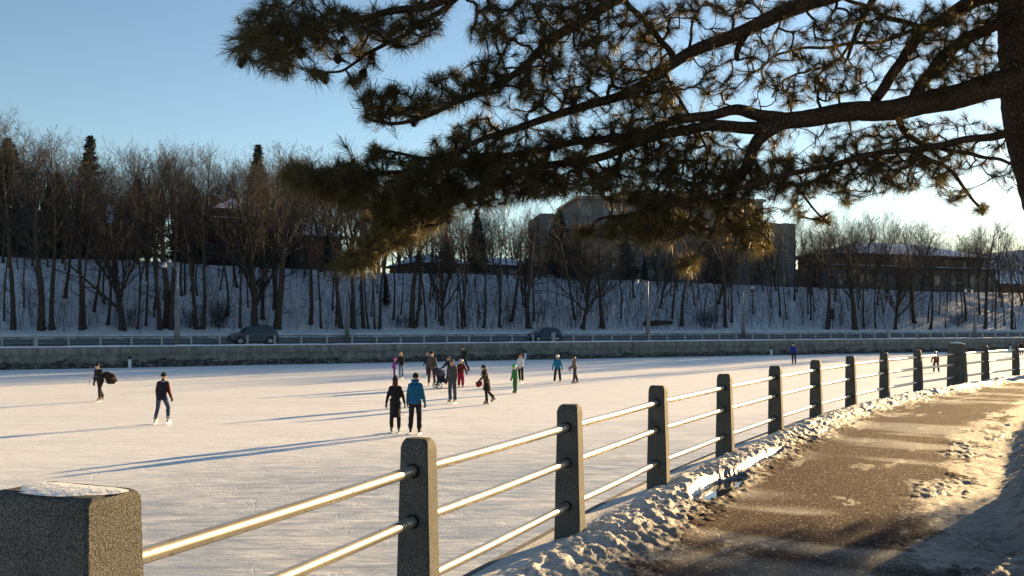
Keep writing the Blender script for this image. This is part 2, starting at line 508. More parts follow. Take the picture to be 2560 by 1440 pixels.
# man with duffel bag
r, V, J = person(250, 1003, 97, 200, 'person in dark clothes walking on skates with a duffel bag over one shoulder', jacket=(.016, .013, .016), trousers=(.02, .015, .018), lean=16, headdown=16,
       legs=((24, 3, 26), (-14, 3, 14)), arms=((30, 8, 50), (2, 3, 10)), hat=(.02, .015, .012), kind='hat', hair=(.02, .012, .01), boot=(.06, .055, .05))
bag = empty('duffel_bag', r.location + Vector((.38, .06, .92)), rad(15), 'bulky dark duffel bag hanging on the back of the person at the far left', 'bag')
q = MB(); q.capsule((-.14, 0, .14), .16, (.04, 0, .02), .20, 14, 1, .85); q.capsule((-.04, -.05, -.10), .13, (.12, 0, -.13), .10); q.capsule((.10, 0, .10), .09, (.16, 0, -.05), .10); link('bag_body', remeshed(q, .025, 2), fabric((.022, .014, .013)), bag)
q = MB(); q.tube([(-.2, -.1, .1), (-.28, -.12, .3), (-.42, -.06, .42), (-.5, .08, .34)], .018, 6); q.build('strap', fabric((.02, .018, .018)), bag)
q = MB(); q.capsule((.10, -.17, .02), .045, (.26, -.13, -.08), .045); link('side_pocket', remeshed(q, .015, 1), fabric((.10, .05, .04)), bag)
# man in red and black
r, V, J = person(403, 1060, 128, 8, 'person seen from behind in black and dark red jacket and blue jeans, knees bent', jacket=(.014, .012, .02), trousers=(.045, .06, .11), lean=12,
       legs=((12, 11, 26), (16, 14, 34)), arms=((-2, 13, 24), (-4, 16, 26)), hat=(.012, .012, .014), boot=(.5, .48, .42), sleeves=(.075, .006, .010), jhem=.16)
q = MB(); q.box((.04, -.165, 1.32), (.09, .012, .018)); 
o = q.build('reflective_strip', fabric((.7, .7, .7)), r); o.rotation_euler = (rad(-8), 0, 0)
# hand-holding couple
person(988, 1082, 137, 352, 'person in long black belted coat and tall dark beanie, holding hands', jacket=(.013, .011, .013), trousers=(.015, .013, .016), lean=8, headturn=20,
       legs=((8, 2, 14), (2, 2, 8)), arms=((-6, 20, 14), (4, 22, 6)), hat=(.012, .012, .014), kind='longhat', hair=(.060, .028, .016), coat=1.16, slim=.86, boot=(.16, .16, .18))
person(1037, 1085, 150, 6, 'large person in bright blue hooded jacket and black trousers, seen from behind', jacket=(.008, .085, .17), trousers=(.012, .011, .016), lean=10,
       legs=((16, 4, 26), (10, 3, 20)), arms=((2, 14, 12), (-2, 16, 16)), hat=(.015, .012, .012), hood=(.008, .08, .16), boot=(.02, .02, .02), wide=1.12, jhem=.12)
# pink child and blonde woman
person(985, 944, 42, 80, 'small child in pink helmet and purple snowsuit beside a blonde person', jacket=(.30, .03, .26), trousers=(.10, .02, .14), child=True, kind='helmet', hat=(.75, .06, .34), boot=(.45, .2, .4),
       legs=((4, 5, 6), (4, 5, 6)), arms=((8, 12, 10), (60, 25, 20)), gloves=(.3, .05, .2))
person(1003, 947, 66, 200, 'person with blonde hair in black jacket and light blue jeans', jacket=(.016, .013, .02), trousers=(.10, .17, .26), kind='long', hair=(.42, .26, .09), hat=None, slim=.88,
       legs=((8, 3, 10), (-2, 3, 6)), arms=((4, 8, 8), (20, 16, 16)), boot=(.1, .15, .22), gloves=(.35, .22, .16))
# half hidden woman and man in olive jacket
person(1069, 941, 59, 215, 'person in knitted hat and navy jacket, half hidden behind a brown-jacketed person', jacket=(.015, .02, .05), trousers=(.06, .012, .05), hat=(.22, .17, .13), arms=((25, 18, 30), (5, 10, 10)), boot=(.35, .3, .35))
person(1079, 966, 86, 175, 'tall person in grey brown jacket and brown trousers facing the camera', jacket=(.085, .068, .058), trousers=(.045, .017, .010), hat=(.03, .012, .01), lean=4, face=True,
       legs=((6, 5, 8), (-10, 4, 10)), arms=((2, 14, 12), (2, 14, 14)), boot=(.08, .08, .09), jhem=.14)
# adults around the stroller
person(1127, 968, 78, 215, 'person in dark jacket bending towards the stroller, mostly hidden', jacket=(.02, .02, .03), trousers=(.02, .02, .03), hat=(.10, .06, .05), lean=22, arms=((40, 12, 20), (40, 14, 20)), hood=(.02, .02, .02))
person(1131, 1008, 107, 205, 'person in grey knitted hat, olive grey jacket and faded jeans', jacket=(.055, .052, .055), trousers=(.045, .062, .095), hat=(.13, .125, .12), lean=2, hood=(.11, .085, .065),
       legs=((4, 4, 6), (-4, 5, 4)), arms=((6, 10, 14), (4, 10, 14)), boot=(.04, .035, .04), wide=1.15, jhem=.12, face=True)
person(1152, 968, 61, 165, 'child in pink helmet, dark red jacket and bright red trousers', jacket=(.10, .012, .012), trousers=(.35, .012, .035), kind='helmet', hat=(.6, .28, .36), child=True,
       legs=((2, 3, 4), (2, 3, 4)), arms=((6, 30, 6), (4, 12, 10)), wide=1.25, boot=(.3, .1, .1))
r, V, J = person(1160, 930, 63, 300, 'person in black clothes and light cap skating by the canal wall', jacket=(.02, .02, .022), trousers=(.013, .013, .018), hat=(.10, .10, .09), lean=4,
       legs=((10, 4, 14), (-14, 4, 16)), arms=((2, 10, 20), (2, 10, 20)), coat=.5)
bp = empty('backpack', r.location + Vector((.16, .06, 1.22)), 0, 'dark olive backpack worn by the skater nearest the far wall', 'backpack')
q = MB(); q.capsule((0, 0, -.14), .13, (0, 0, .12), .12, 12, .9, .9); link('pack_body', remeshed(q, .025, 2), fabric((.05, .05, .022)), bp)
q = MB(); q.tube([(-.1, -.08, .12), (-.26, -.12, .1), (-.28, -.1, -.1)], .02, 6); q.build('strap', fabric((.03, .03, .02)), bp)
# woman gliding on one leg
r, V, J = person(1217, 1011, 98, 250, 'person in brown fur-hooded coat gliding on one skate, leg kicked back', jacket=(.045, .028, .020), trousers=(.018, .010, .010), hat=(.02, .012, .016), lean=14, kind='hat', slim=.86,
       legs=((10, 4, 16), (-14, 10, 34)), arms=((42, 16, 8), (-22, 20, 8)), coat=.85, hood=(.20, .12, .06), boot=(.16, .13, .13), hair=(.03, .015, .01), scarf=(.02, .02, .03))
hb = empty('handbag', r.location + Vector((-.30, -.10, .80)), rad(20), 'small red shoulder bag carried by the person in the brown coat', 'bag')
q = MB(); q.capsule((-.03, 0, -.02), .11, (.03, 0, .02), .11, 12, 1, .6); link('bag_body', remeshed(q, .02, 1), fabric((.20, .014, .012)), hb)
q = MB(); q.tube([(.08, 0, .05), (.2, -.12, .2), (.34, -.1, .42)], .010, 6); q.build('strap', fabric((.3, .25, .2)), hb)
# green child, woman in white
person(1288, 983, 62, 240, 'child in green helmet and green snowsuit with black knee patches', jacket=(.018, .20, .035), trousers=(.03, .13, .04), kind='helmet', hat=(.03, .42, .07), child=True, sleeves=(.06, .13, .08),
       legs=((6, 3, 6), (-2, 3, 4)), arms=((14, 36, 8), (4, 14, 10)), wide=1.25, boot=(.03, .04, .03))
person(1302, 957, 72, 205, 'person in white fur-hooded jacket and black trousers', jacket=(.55, .52, .56), trousers=(.03, .018, .016), hat=(.08, .05, .045), hood=(.35, .20, .10), slim=.9, lean=4, headdown=12,
       legs=((4, 3, 6), (-6, 3, 12)), arms=((26, 10, 16), (2, 10, 8)), wide=1.15, boot=(.4, .36, .34), jhem=.14)
person(1394, 958, 70, 190, 'person in white helmet, sky blue jacket and dark trousers', jacket=(.010, .14, .26), trousers=(.03, .020, .024), kind='helmet', hat=(.62, .60, .62), hood=(.01, .09, .18), lean=6,
       legs=((4, 7, 6), (4, 8, 8)), arms=((2, 20, 14), (2, 20, 14)), wide=1.2, boot=(.06, .05, .05), jhem=.16)
person(1437, 959, 67, 250, 'person with long brown hair in tan winter jacket and dark helmet', jacket=(.16, .11, .085), trousers=(.028, .018, .02), kind='longhelmet', hat=(.03, .022, .03), hair=(.05, .025, .014), slim=.9, lean=5,
       legs=((12, 3, 6), (-16, 4, 4)), arms=((40, 10, 20), (10, 10, 20)), wide=1.15, gloves=(.2, .03, .09), boot=(.2, .18, .18), jhem=.14)
person(1985, 912, 55, 210, 'person in royal blue jacket and black trousers skating alone', jacket=(.012, .030, .22), trousers=(.02, .014, .02), hat=(.02, .02, .03), lean=12, headdown=18,
       legs=((12, 4, 14), (-12, 5, 6)), arms=((2, 8, 4), (2, 12, 20)), boot=(.05, .05, .05))
r, V, J = person(2341, 932, 55, 12, 'person in black and grey jacket seen from behind through the railing', jacket=(.022, .012, .014), trousers=(.045, .014, .014), kind='helmet', hat=(.22, .24, .28), lean=26, headdown=20,
       legs=((22, 6, 30), (8, 7, 20)), arms=((12, 18, 20), (4, 16, 30)), wide=1.2)
bp = empty('backpack', r.location + Vector((-.02, -.02, .98)), 0, 'red and grey backpack with hanging straps on the skater behind the railing', 'backpack')
q = MB(); q.capsule((0, 0, -.12), .15, (0, .08, .12), .13, 12, 1, .8); link('pack_body', remeshed(q, .025, 2), fabric((.16, .012, .016)), bp)
q = MB(); q.capsule((0, -.13, -.1), .08, (0, -.10, .03), .07, 12, 1, .6); link('front_pocket', remeshed(q, .02, 2), fabric((.14, .09, .11)), bp)
for k in (-.12, -.02):
    q = MB(); q.tube([(k - .12, -.08, -.16), (k - .16, -.08, -.4), (k - .12, -.07, -.56)], .008, 5); q.build('strap', fabric((.03, .03, .03)), bp)
person(2554, 890, 35, 30, 'person in dark brown clothes at the right edge of the ice', jacket=(.03, .014, .012), trousers=(.02, .015, .018), hat=(.02, .015, .015), lean=10, arms=((20, 22, 20), (4, 30, 20)))

# stroller with a child in it
def stroller():
    base = G(1108, 971, ICE); k = 1.0
    root = empty('stroller', base, rad(-68), 'three-wheeled jogging stroller with dark canopy pushed across the ice', 'stroller')
    fr = fabric((.03, .03, .035)); rub = simple('tyre_rubber', (.012, .012, .013), .8)
    # local frame: +Y is forward
    def wheel(x, y, r):
        q = MB(); n = 20
        V = []; Fc = []
        for i in range(n):
            a = 2 * math.pi * i / n
            for j in range(6):
                c = 2 * math.pi * j / 6; rr = r - .022 + .022 * math.cos(c)
                V.append((x + .02 * math.sin(c), y + rr * math.cos(a), r + rr * math.sin(a)))
        for i in range(n):
            for j in range(6):
                Fc.append((i * 6 + j, i * 6 + (j + 1) % 6, ((i + 1) % n) * 6 + (j + 1) % 6, ((i + 1) % n) * 6 + j))
        q.add(V, Fc); w = q.build('wheel', rub, root, True)
        h = MB()
        for i in range(8):
            a = math.pi * 2 * i / 8; h.tube([(x, y, r), (x, y + (r - .03) * math.cos(a), r + (r - .03) * math.sin(a))], .006, 5)
        h.ellipsoid((x, y, r), (.03, .03, .03), 8, 6); h.build('spokes', M['steel'], w)
    wheel(0, .52, .15); wheel(-.28, -.30, .17); wheel(.28, -.30, .17)
    q = MB()
    for sx in (-1, 1):
        q.tube([(sx * .03, .52, .15), (sx * .18, .25, .32), (sx * .26, -.1, .40), (sx * .27, -.5, .95), (sx * .25, -.58, 1.02)], .015, 7)
        q.tube([(sx * .26, -.1, .40), (sx * .28, -.3, .17)], .015, 7)
    q.tube([(-.25, -.58, 1.02), (.25, -.58, 1.02)], .018, 7); q.tube([(-.28, -.3, .17), (.28, -.3, .17)], .012, 7)
    q.build('frame', simple('stroller_frame', (.05, .05, .06), .35, .05, 5, .8), root)
    q = MB(); q.capsule((0, .1, .38), .17, (0, -.15, .42), .18, 12, 1.3, .7); q.capsule((0, -.18, .45), .17, (0, -.36, .85), .16, 12, 1.4, .5)
    link('seat', remeshed(q, .025, 2), fabric((.012, .012, .02)), root)
    q = MB(); n = 12
    V = []; Fc = []
    for j in range(7):
        a = rad(-25 + 22 * j); 
        for i in range(n + 1):
            b = math.pi * i / n
            V.append((.29 * math.cos(b), -.33 + .33 * math.cos(a) * math.sin(b) ** .5, .70 + .33 * math.sin(a) * math.sin(b) ** .5))
    for j in range(6):
        for i in range(n): Fc.append((j * 13 + i, j * 13 + i + 1, j * 13 + i + 14, j * 13 + i + 13))
    q.add(V, Fc); o = q.build('canopy', fabric((.05, .06, .09)), root, True); md = o.modifiers.new('t', 'SOLIDIFY'); md.thickness = .015
    return base
sb = stroller()
r, V, J = person(1100, 970, 40, 248, 'small child in teal trousers sitting in the stroller', group=None, jacket=(.02, .014, .014), trousers=(.012, .20, .25), child=True, kind='hat', hat=(.10, .11, .16), H=.82, lean=-12,
       legs=((78, 8, 70), (78, 8, 60)), arms=((30, 10, 40), (30, 10, 40)), boot=(.12, .12, .14))
r.location = Vector(sb) + Vector((-.02, -.02, .14)); r.rotation_euler = (0, 0, rad(-248 + 360))
print('people', round(time.time() - T0, 1), flush=True)
# ================================================================ near side: fence line, path, snow
FP = [(-7.6, -9.0), (-5.6, -4.4), (-4.0, -1.4), (-2.55, .75), (-1.38, 3.02), (-.52, 5.3), (.45, 7.5), (1.48, 9.8), (2.67, 12.1), (3.94, 14.4), (5.27, 16.7), (6.65, 18.9), (8.16, 21.1),
      (9.78, 23.2), (11.84, 25.6), (13.57, 27.6), (15.6, 29.8), (17.9, 32.0), (20.3, 34.0), (24.5, 37.2), (30, 41), (40, 47.2), (52, 54), (70, 63), (95, 76), (130, 92)]
def catmull(P, m=24):
    P = [np.array(p, float) for p in P]; P = [2 * P[0] - P[1]] + P + [2 * P[-1] - P[-2]]; out = []
    for i in range(1, len(P) - 2):
        for k in range(m):
            t = k / m
            out.append(.5 * ((2 * P[i]) + (-P[i - 1] + P[i + 1]) * t + (2 * P[i - 1] - 5 * P[i] + 4 * P[i + 1] - P[i + 2]) * t * t + (-P[i - 1] + 3 * P[i] - 3 * P[i + 1] + P[i + 2]) * t ** 3))
    out.append(P[-2]); return np.array(out)
FC = catmull(FP)
for _ in range(60): FC[1:-1] = FC[1:-1] * .5 + (FC[:-2] + FC[2:]) * .25      # fair the curve
FS = np.concatenate([[0], np.cumsum(np.linalg.norm(np.diff(FC, axis=0), axis=1))])
FTn = np.gradient(FC, axis=0); FTn /= np.linalg.norm(FTn, axis=1)[:, None]
def fpos(s):
    return np.stack([np.interp(s, FS, FC[:, 0]), np.interp(s, FS, FC[:, 1])], -1)
def ftan(s):
    t = np.stack([np.interp(s, FS, FTn[:, 0]), np.interp(s, FS, FTn[:, 1])], -1)
    return t / np.linalg.norm(t, axis=-1, keepdims=True)
def st_of(x, y):
    d = np.hypot(FC[:, 0] - x, FC[:, 1] - y); i = int(np.argmin(d)); n = np.array([FTn[i, 1], -FTn[i, 0]])
    return FS[i] + np.dot(np.array([x, y]) - FC[i], FTn[i]), np.dot(np.array([x, y]) - FC[i], n)
S0 = st_of(.5, 5.5)[0] * 0 + st_of(-.52, 5.3)[0]        # arc length at the second visible post

# puddles (s, t, rs, rt)
PUD = [(st_of(*G(1795, 1228, 0)[:2]), 1.05, .17), (st_of(*G(1905, 1158, 0)[:2]), 1.2, .06)]
def near_h(S, T):
    """height and snow share of the near ground at arc length S, distance T right of the fence"""
    wob = .16 * (fbm(S * .5, T * 0, 5, 3) - .5)
    t = T + wob
    big = domes(S, T, .30, 11, .7); mid = domes(S + 3, T, .15, 21, .8); sm = domes(S, T + 5, .07, 31, .8); n2 = fbm(S * 2.2, T * 2.2, 3, 5, .55); n3 = fbm(S * 9, T * 9, 8, 4, .6)
    rg_ = 1 - np.abs(2 * fbm(S * 5, T * 5, 140, 4, .6) - 1); rg2 = 1 - np.abs(2 * fbm(S * 13, T * 13, 150, 3, .6) - 1)
    lump = .014 * big + .020 * mid + .018 * sm + .012 * domes(S + 9, T + 2, .042, 131, .8) + .050 * rg_ ** 3 + .022 * rg2 ** 2 + .014 * fbm(S * 20, T * 20, 99, 2, .6)
    ridge = np.exp(-((t - .20) / .26) ** 2)
    edge = sstep(-.26, -.05, T + .10 * (fbm(S * 1.7, T, 9, 3) - .5))
    h = ridge * (.035 + .045 * n2) + lump * (np.exp(-((t - .30) / .34) ** 2) * 1.1)
    h = h * edge
    rough = sstep(.35, .62, t) * (1 - sstep(.70, .95, t))
    h = h + rough * (.012 * n3 + .02 * sm)
    # packed snow
    pk = sstep(2.0, 2.75, t + .8 * (fbm(S * .9, T * 2, 14, 5, .6) - .5))
    h = h + pk * (.012 + .035 * (n3 - .4) + .035 * sm * sstep(.5, .6, fbm(S * 1.3, T * 1.3, 77, 3)))
    track = np.exp(-((t - 2.75) / .35) ** 2)
    h = h - pk * track * .012
    # high bank on the right
    bk = sstep(3.3, 4.8, t + .5 * (fbm(S * .5, T * .5, 17, 3) - .5))
    h = h + bk * (.30 + .2 * (fbm(S * .35, T * .35, 19, 3) - .3)) + sstep(3.05, 3.5, t) * (lump * 2.4 + .06 * domes(S, T, .55, 91, .6) + .06 * n2 * 1.0) * (1 - .6 * sstep(5.0, 7, t))
    h = h + sstep(8, 40, T) * 1.2 * fbm(S * .05, T * .05, 23, 3)
    # behind the camera and under the camera keep it walkable
    snow = np.maximum(1 - sstep(.40, 1.0, t + .5 * (n3 - .5) + .5 * (fbm(S * 1.6, T * 2.6, 41, 4) - .5)), pk * .93)
    snow = np.maximum(snow, .55 * sstep(.56, .68, fbm(S * .8, T * 2.4, 43, 5, .6)) * sstep(.6, .9, t))
    snow = snow * (1 - .75 * sstep(.53, .62, fbm(S * 1.2, T * 2.2, 44, 5, .65)) * sstep(1.2, 1.9, t) * (1 - sstep(2.7, 3.1, t)))
    micro = (1 - snow) * .006 * n3
    h = h + micro
    pud = np.zeros_like(S)
    for (ps, pt), rs, rt in PUD:
        q = np.sqrt(((S - ps) / rs) ** 2 + ((T - pt + .12 * (S - ps) * 0) / rt) ** 2) + .35 * (fbm(S * 2.5, T * 5, 51, 3) - .5)
        pud = np.maximum(pud, 1 - sstep(.9, 1.05, q))
    h = h * (1 - pud) + .002 * pud
    return h, snow * (1 - pud), pud

s_list = list(np.arange(S0 - 9, S0 - .5, .35)) + list(np.arange(S0 - .5, S0 + 5, .028)) + list(np.arange(S0 + 5, S0 + 11, .045)) + list(np.arange(S0 + 11, S0 + 22, .09)) + list(np.arange(S0 + 22, S0 + 45, .22)) + list(np.arange(S0 + 45, FS[-1], 2.5))
t_list = list(np.arange(-.27, .95, .024)) + list(np.arange(.95, 5.2, .034)) + list(np.arange(5.2, 8, .1)) + list(np.arange(8, 20, .5)) + list(np.arange(20, 90, 5))
sa = np.array(s_list); ta = np.array(t_list)
S, T = np.meshgrid(sa, ta, indexing='ij')
Hh, Sn, Pd = near_h(S, T)
p = fpos(sa); tn = ftan(sa); nn = np.stack([tn[:, 1], -tn[:, 0]], -1)
X = p[:, None, 0] + nn[:, None, 0] * T; Y = p[:, None, 1] + nn[:, None, 1] * T
Hh = Hh + .004
Vt = np.stack([X, Y, Hh], -1).reshape(-1, 3)
ni, nj = S.shape
I = np.arange(ni * nj).reshape(ni, nj)
Q = np.stack([I[:-1, :-1], I[:-1, 1:], I[1:, 1:], I[1:, :-1]], -1).reshape(-1, 4)
# quads wound so that normals point up
me = fast_mesh('path', Vt, Q[:, ::-1])
if me.polygons[0].normal.z < 0: me.flip_normals()
a = me.attributes.new('snow', 'FLOAT', 'POINT'); a.data.foreach_set('value', Sn.astype(np.float32).ravel())
a = me.attributes.new('puddle', 'FLOAT', 'POINT'); a.data.foreach_set('value', Pd.astype(np.float32).ravel())
a = me.attributes.new('st', 'FLOAT_VECTOR', 'POINT'); a.data.foreach_set('vector', np.stack([S, T, S * 0], -1).astype(np.float32).ravel())

m = NT('path_surface'); v = m.pos()
at = lambda nme, o='Fac': (lambda q: q.outputs[o])(m.n('ShaderNodeAttribute', attribute_name=nme))
sn = at('snow'); pd = at('puddle'); stv = at('st', 'Vector')
n_a = m.noise(v, 35, 4, .7); n_b = m.noise(v, 7, 5, .65); grit = m.voro(v, 75); gritc = m.n('ShaderNodeTexVoronoi'); gritc.inputs['Scale'].default_value = 75; m.l(v, gritc.inputs['Vector'])
snm = m.ramp(m.math('ADD', sn, m.math('MULTIPLY', m.math('SUBTRACT', n_a, .5), 1.6)), [(.40, 0.0), (.66, 1.0)])
stm = m.n('ShaderNodeMapping'); m.l(stv, stm.inputs['Vector']); stm.inputs['Scale'].default_value = (.65, .22, 1)
band = m.noise(stm.outputs[0], 1.0, 2, .5, .4)                               # wet, icy bands across the path
wet = m.ramp(band, [(.53, 0.0), (.60, .8)])
asph = m.ramp(gritc.outputs['Color'], [(.0, (.034, .021, .018)), (.6, (.080, .052, .044)), (.88, (.18, .12, .105)), (1.0, (.62, .48, .46))])
clump = m.noise(v, 42, 5, .8)
asph = m.mix(1.0, asph, m.ramp(clump, [(.35, .5), (.5, .95), (.62, 1.6)]), 'MULTIPLY')
asph = m.mix(m.ramp(n_b, [(.35, 0.0), (.7, .4)]), asph, (.095, .066, .045))
asph = m.mix(m.math('MULTIPLY', wet, .55), asph, (.06, .062, .070))
dirt = m.ramp(m.noise(v, 11, 6, .78), [(.46, 0.0), (.60, 1.0)])
sepr = m.n('ShaderNodeSeparateXYZ'); m.l(stv, sepr.inputs[0])
tdirt = m.ramp(m.math('MULTIPLY', sepr.outputs['Y'], .2), [(.06, .12), (.14, 1.0), (.60, 1.0), (.8, .5)])
snowc = m.mix(m.math('MULTIPLY', m.math('MULTIPLY', dirt, tdirt), .8), (.74, .73, .72), (.10, .072, .05))
snowc = m.mix(m.math('MULTIPLY', tdirt, .74), snowc, (.22, .165, .125))
c = m.mix(snm, asph, snowc); c = m.mix(pd, c, (.012, .013, .015)); m.col(c)
rg = m.mix(wet, m.ramp(gritc.outputs['Color'], [(.0, .9), (.86, .8), (.93, .22)]), .36); rg = m.mix(snm, rg, .6); rg = m.mix(pd, rg, .02); m.rough(rg)
m.spec(m.mix(pd, m.mix(snm, m.math('ADD', m.math('MULTIPLY', wet, .07), m.ramp(gritc.outputs['Color'], [(.84, .02), (.95, .55)])), .22), .5))
b1 = m.n('ShaderNodeBump'); b1.inputs['Distance'].default_value = .010
m.l(m.mix(pd, m.mix(m.math('MULTIPLY', wet, .6), 1.0, .4), 0.0), b1.inputs['Strength']); m.l(m.math('ADD', gritc.outputs['Distance'], m.math('MULTIPLY', clump, 2.2)), b1.inputs['Height'])
b2 = m.n('ShaderNodeBump'); b2.inputs['Distance'].default_value = .03; m.l(m.mix(snm, 0.0, .55), b2.inputs['Strength']); m.l(m.noise(v, 28, 5, .65), b2.inputs['Height']); m.l(b1.outputs[0], b2.inputs['Normal'])
m.l(b2.outputs[0], m.b.inputs['Normal'])
tag(link('path', me, m.m, None, True), kind='structure')

# near canal wall under the fence
M['wall'] = simple('old_concrete', (.16, .15, .14), .9, .35, 3, 0, .2, .6)
def strip_wall(name, s0, s1, ds, prof, mat):
    sv = np.arange(s0, s1, ds); pp = fpos(sv); tt = ftan(sv); n2 = np.stack([tt[:, 1], -tt[:, 0]], -1)
    V = []; Fc = []; k = len(prof)
    for i in range(len(sv)):
        for (t, z) in prof: V.append((pp[i, 0] + n2[i, 0] * t, pp[i, 1] + n2[i, 1] * t, z))
    for i in range(len(sv) - 1):
        for j in range(k): Fc.append((i * k + j, i * k + (j + 1) % k, (i + 1) * k + (j + 1) % k, (i + 1) * k + j))
    me = bpy.data.meshes.new(name); me.from_pydata(V, [], Fc); me.update(); return link(name, me, mat)
w = strip_wall('canal_wall', S0 - 9, FS[-1] - 1, .5, [(-.34, -.30), (-.34, -.004), (.6, -.004), (.6, -2.2), (-.28, -2.2), (-.28, -.30)], M['wall'])
tag(w, 'dark concrete canal edge running under the near railing', 'wall')

# fence
M['post'] = mat_concrete('post_aggregate', (.10, .096, .09), (.33, .31, .28), 190, .35)
M['hole'] = simple('hole_shade_dark', (.010, .009, .009), .9, .1)  # near-black colour stands for the shade inside the pipe holes
m = NT('galvanised_pipe'); v = m.pos(obj=True)
fl = m.ramp(m.noise(v, 26, 4, .75), [(.60, 0.0), (.67, 1.0)])
m.col(m.mix(fl, m.ramp(m.noise(v, 5, 3), [(.3, (.42, .38, .32)), (.7, (.56, .52, .45))]), (.07, .05, .035))); m.b.inputs['Metallic'].default_value = .75
m.rough(m.mix(fl, .36, .7)); m.bump(m.noise(v, 40, 4, .7), .12, .003); M['pipe'] = m.m
M['cap'] = mat_snow('post_snow')
fence = empty('near_fence', (0, 0, 0), 0, 'concrete post and three-pipe railing curving along the near canal edge', 'fence')
ZR = (.905, .633, .30)
def post_mesh(wt, wb, dt, db, h, seed):
    """chamfered tapering post, slightly knocked about; x across the fence, y along it"""
    rg = random.Random(seed); V = []; Fc = []
    zs = [-.3, 0, .2, .45, .7, .9, h - (.05 if wt < .3 else .022), h - (.018 if wt < .3 else .009), h]
    for z in zs:
        q = min(max(z / h, 0), 1); wx = (wb + (wt - wb) * q) / 2; wy = (db + (dt - db) * q) / 2; c = .009
        if z >= h - .02: c = .016; wx -= .006; wy -= .006
        if z == h: wx -= .014; wy -= .014
        for (x, y) in ((-wx + c, -wy), (wx - c, -wy), (wx, -wy + c), (wx, wy - c), (wx - c, wy), (-wx + c, wy), (-wx, wy - c), (-wx, -wy + c)):
            V.append((x + rg.uniform(-.002, .002), y + rg.uniform(-.002, .002), z + (rg.uniform(-.004, .004) if z > .9 else 0)))
    n = len(zs)
    for i in range(n - 1):
        for k in range(8): Fc.append((i * 8 + k, i * 8 + (k + 1) % 8, (i + 1) * 8 + (k + 1) % 8, (i + 1) * 8 + k))
    Fc.append(tuple(range((n - 1) * 8, n * 8)))
    me = bpy.data.meshes.new('post'); me.from_pydata(V, [], Fc); me.update(); return me
posts = FP[4:19]
PP = []
for i, (x, y) in enumerate(posts):
    s, _ = st_of(x, y); q = fpos(s); t = ftan(s); big = i in (0, 10)
    ang = math.atan2(t[1], t[0]) - math.pi / 2
    if big: me = post_mesh(.40, .48, .22, .26, 1.185, i)
    else: me = post_mesh(.165, .215, .125, .145, 1.075, i)
    o = link('post', me, M['post'], fence); o.location = (q[0], q[1], 0); o.rotation_euler = (0, 0, ang)
    if big: o['label'] = 'broad square post with snow on its top, ' + ('nearest of the railing' if i == 0 else 'far along the railing')
    PP.append((q, t, ang, big, o))
    if big:
        n = 20; V = [(0, 0, 1.22 if i else 1.192)]; Fc = []
        for r_, z in ((.45, .9), (.8, .55), (1.0, 0)):
            for k in range(n):
                a = 2 * math.pi * k / n; e = 1 + .16 * math.sin(3 * a + i) + random.uniform(-.05, .05); se = 2.6
                rx = (abs(math.cos(a)) ** (2 / se)) * (1 if math.cos(a) > 0 else -1); ry = (abs(math.sin(a)) ** (2 / se)) * (1 if math.sin(a) > 0 else -1)
                V.append((rx * (.17 if i else .19) * r_ * e, ry * (.085 if i else .098) * r_ * e, 1.183 + (.035 if i else .007) * z))
        for k in range(n): Fc.append((0, 1 + k, 1 + (k + 1) % n))
        for r_ in range(2):
            for k in range(n): Fc.append((1 + r_ * n + k, 1 + (r_ + 1) * n + k, 1 + (r_ + 1) * n + (k + 1) % n, 1 + r_ * n + (k + 1) % n))
        me = bpy.data.meshes.new('snow_cap'); me.from_pydata(V, [], Fc); me.update(); link('snow_cap', me, M['cap'], o, True)
    # dark discs in place of the shaded holes the pipes enter
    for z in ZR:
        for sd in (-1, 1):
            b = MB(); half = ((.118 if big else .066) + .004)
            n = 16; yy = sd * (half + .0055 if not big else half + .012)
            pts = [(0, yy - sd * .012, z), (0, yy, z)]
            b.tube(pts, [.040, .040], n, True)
            b.build('hole_shade_disc', M['hole'], o)
for i in range(len(PP) - 1):
    (a, ta_, _, ba, _), (b_, tb_, _, bb, _) = PP[i], PP[i + 1]
    for z in ZR:
        d = uvec(b_ - a); A = np.array([*(a + d * (.15 if ba else .06)), z]); B = np.array([*(b_ - d * (.15 if bb else .06)), z])
        q = MB(); Lg = np.linalg.norm(B - A)
        pts = [A + (B - A) * k / 8 + np.array([0, 0, -.006 * math.sin(math.pi * k / 8)]) for k in range(9)]
        q.tube(pts, .0295, 20, False); q.build('rail', M['pipe'], fence, True)

# ice of the canal
SKIN = []
m = NT('canal_ice'); v = m.pos(rot=(0, 0, rad(-25)))
def mp(sc, rt=-25):
    return m.pos(scale=sc, rot=(0, 0, rad(rt)))
grain = m.noise(v, 26, 4, .75); mid = m.noise(mp((.8, 2.6, 1)), 1.6, 6, .68, .5); lo = m.noise(mp((.10, .22, 1)), 1.0, 4, .6, .6)
geo = m.n('ShaderNodeNewGeometry'); sx = m.n('ShaderNodeSeparateXYZ'); m.l(geo.outputs['Position'], sx.inputs[0])
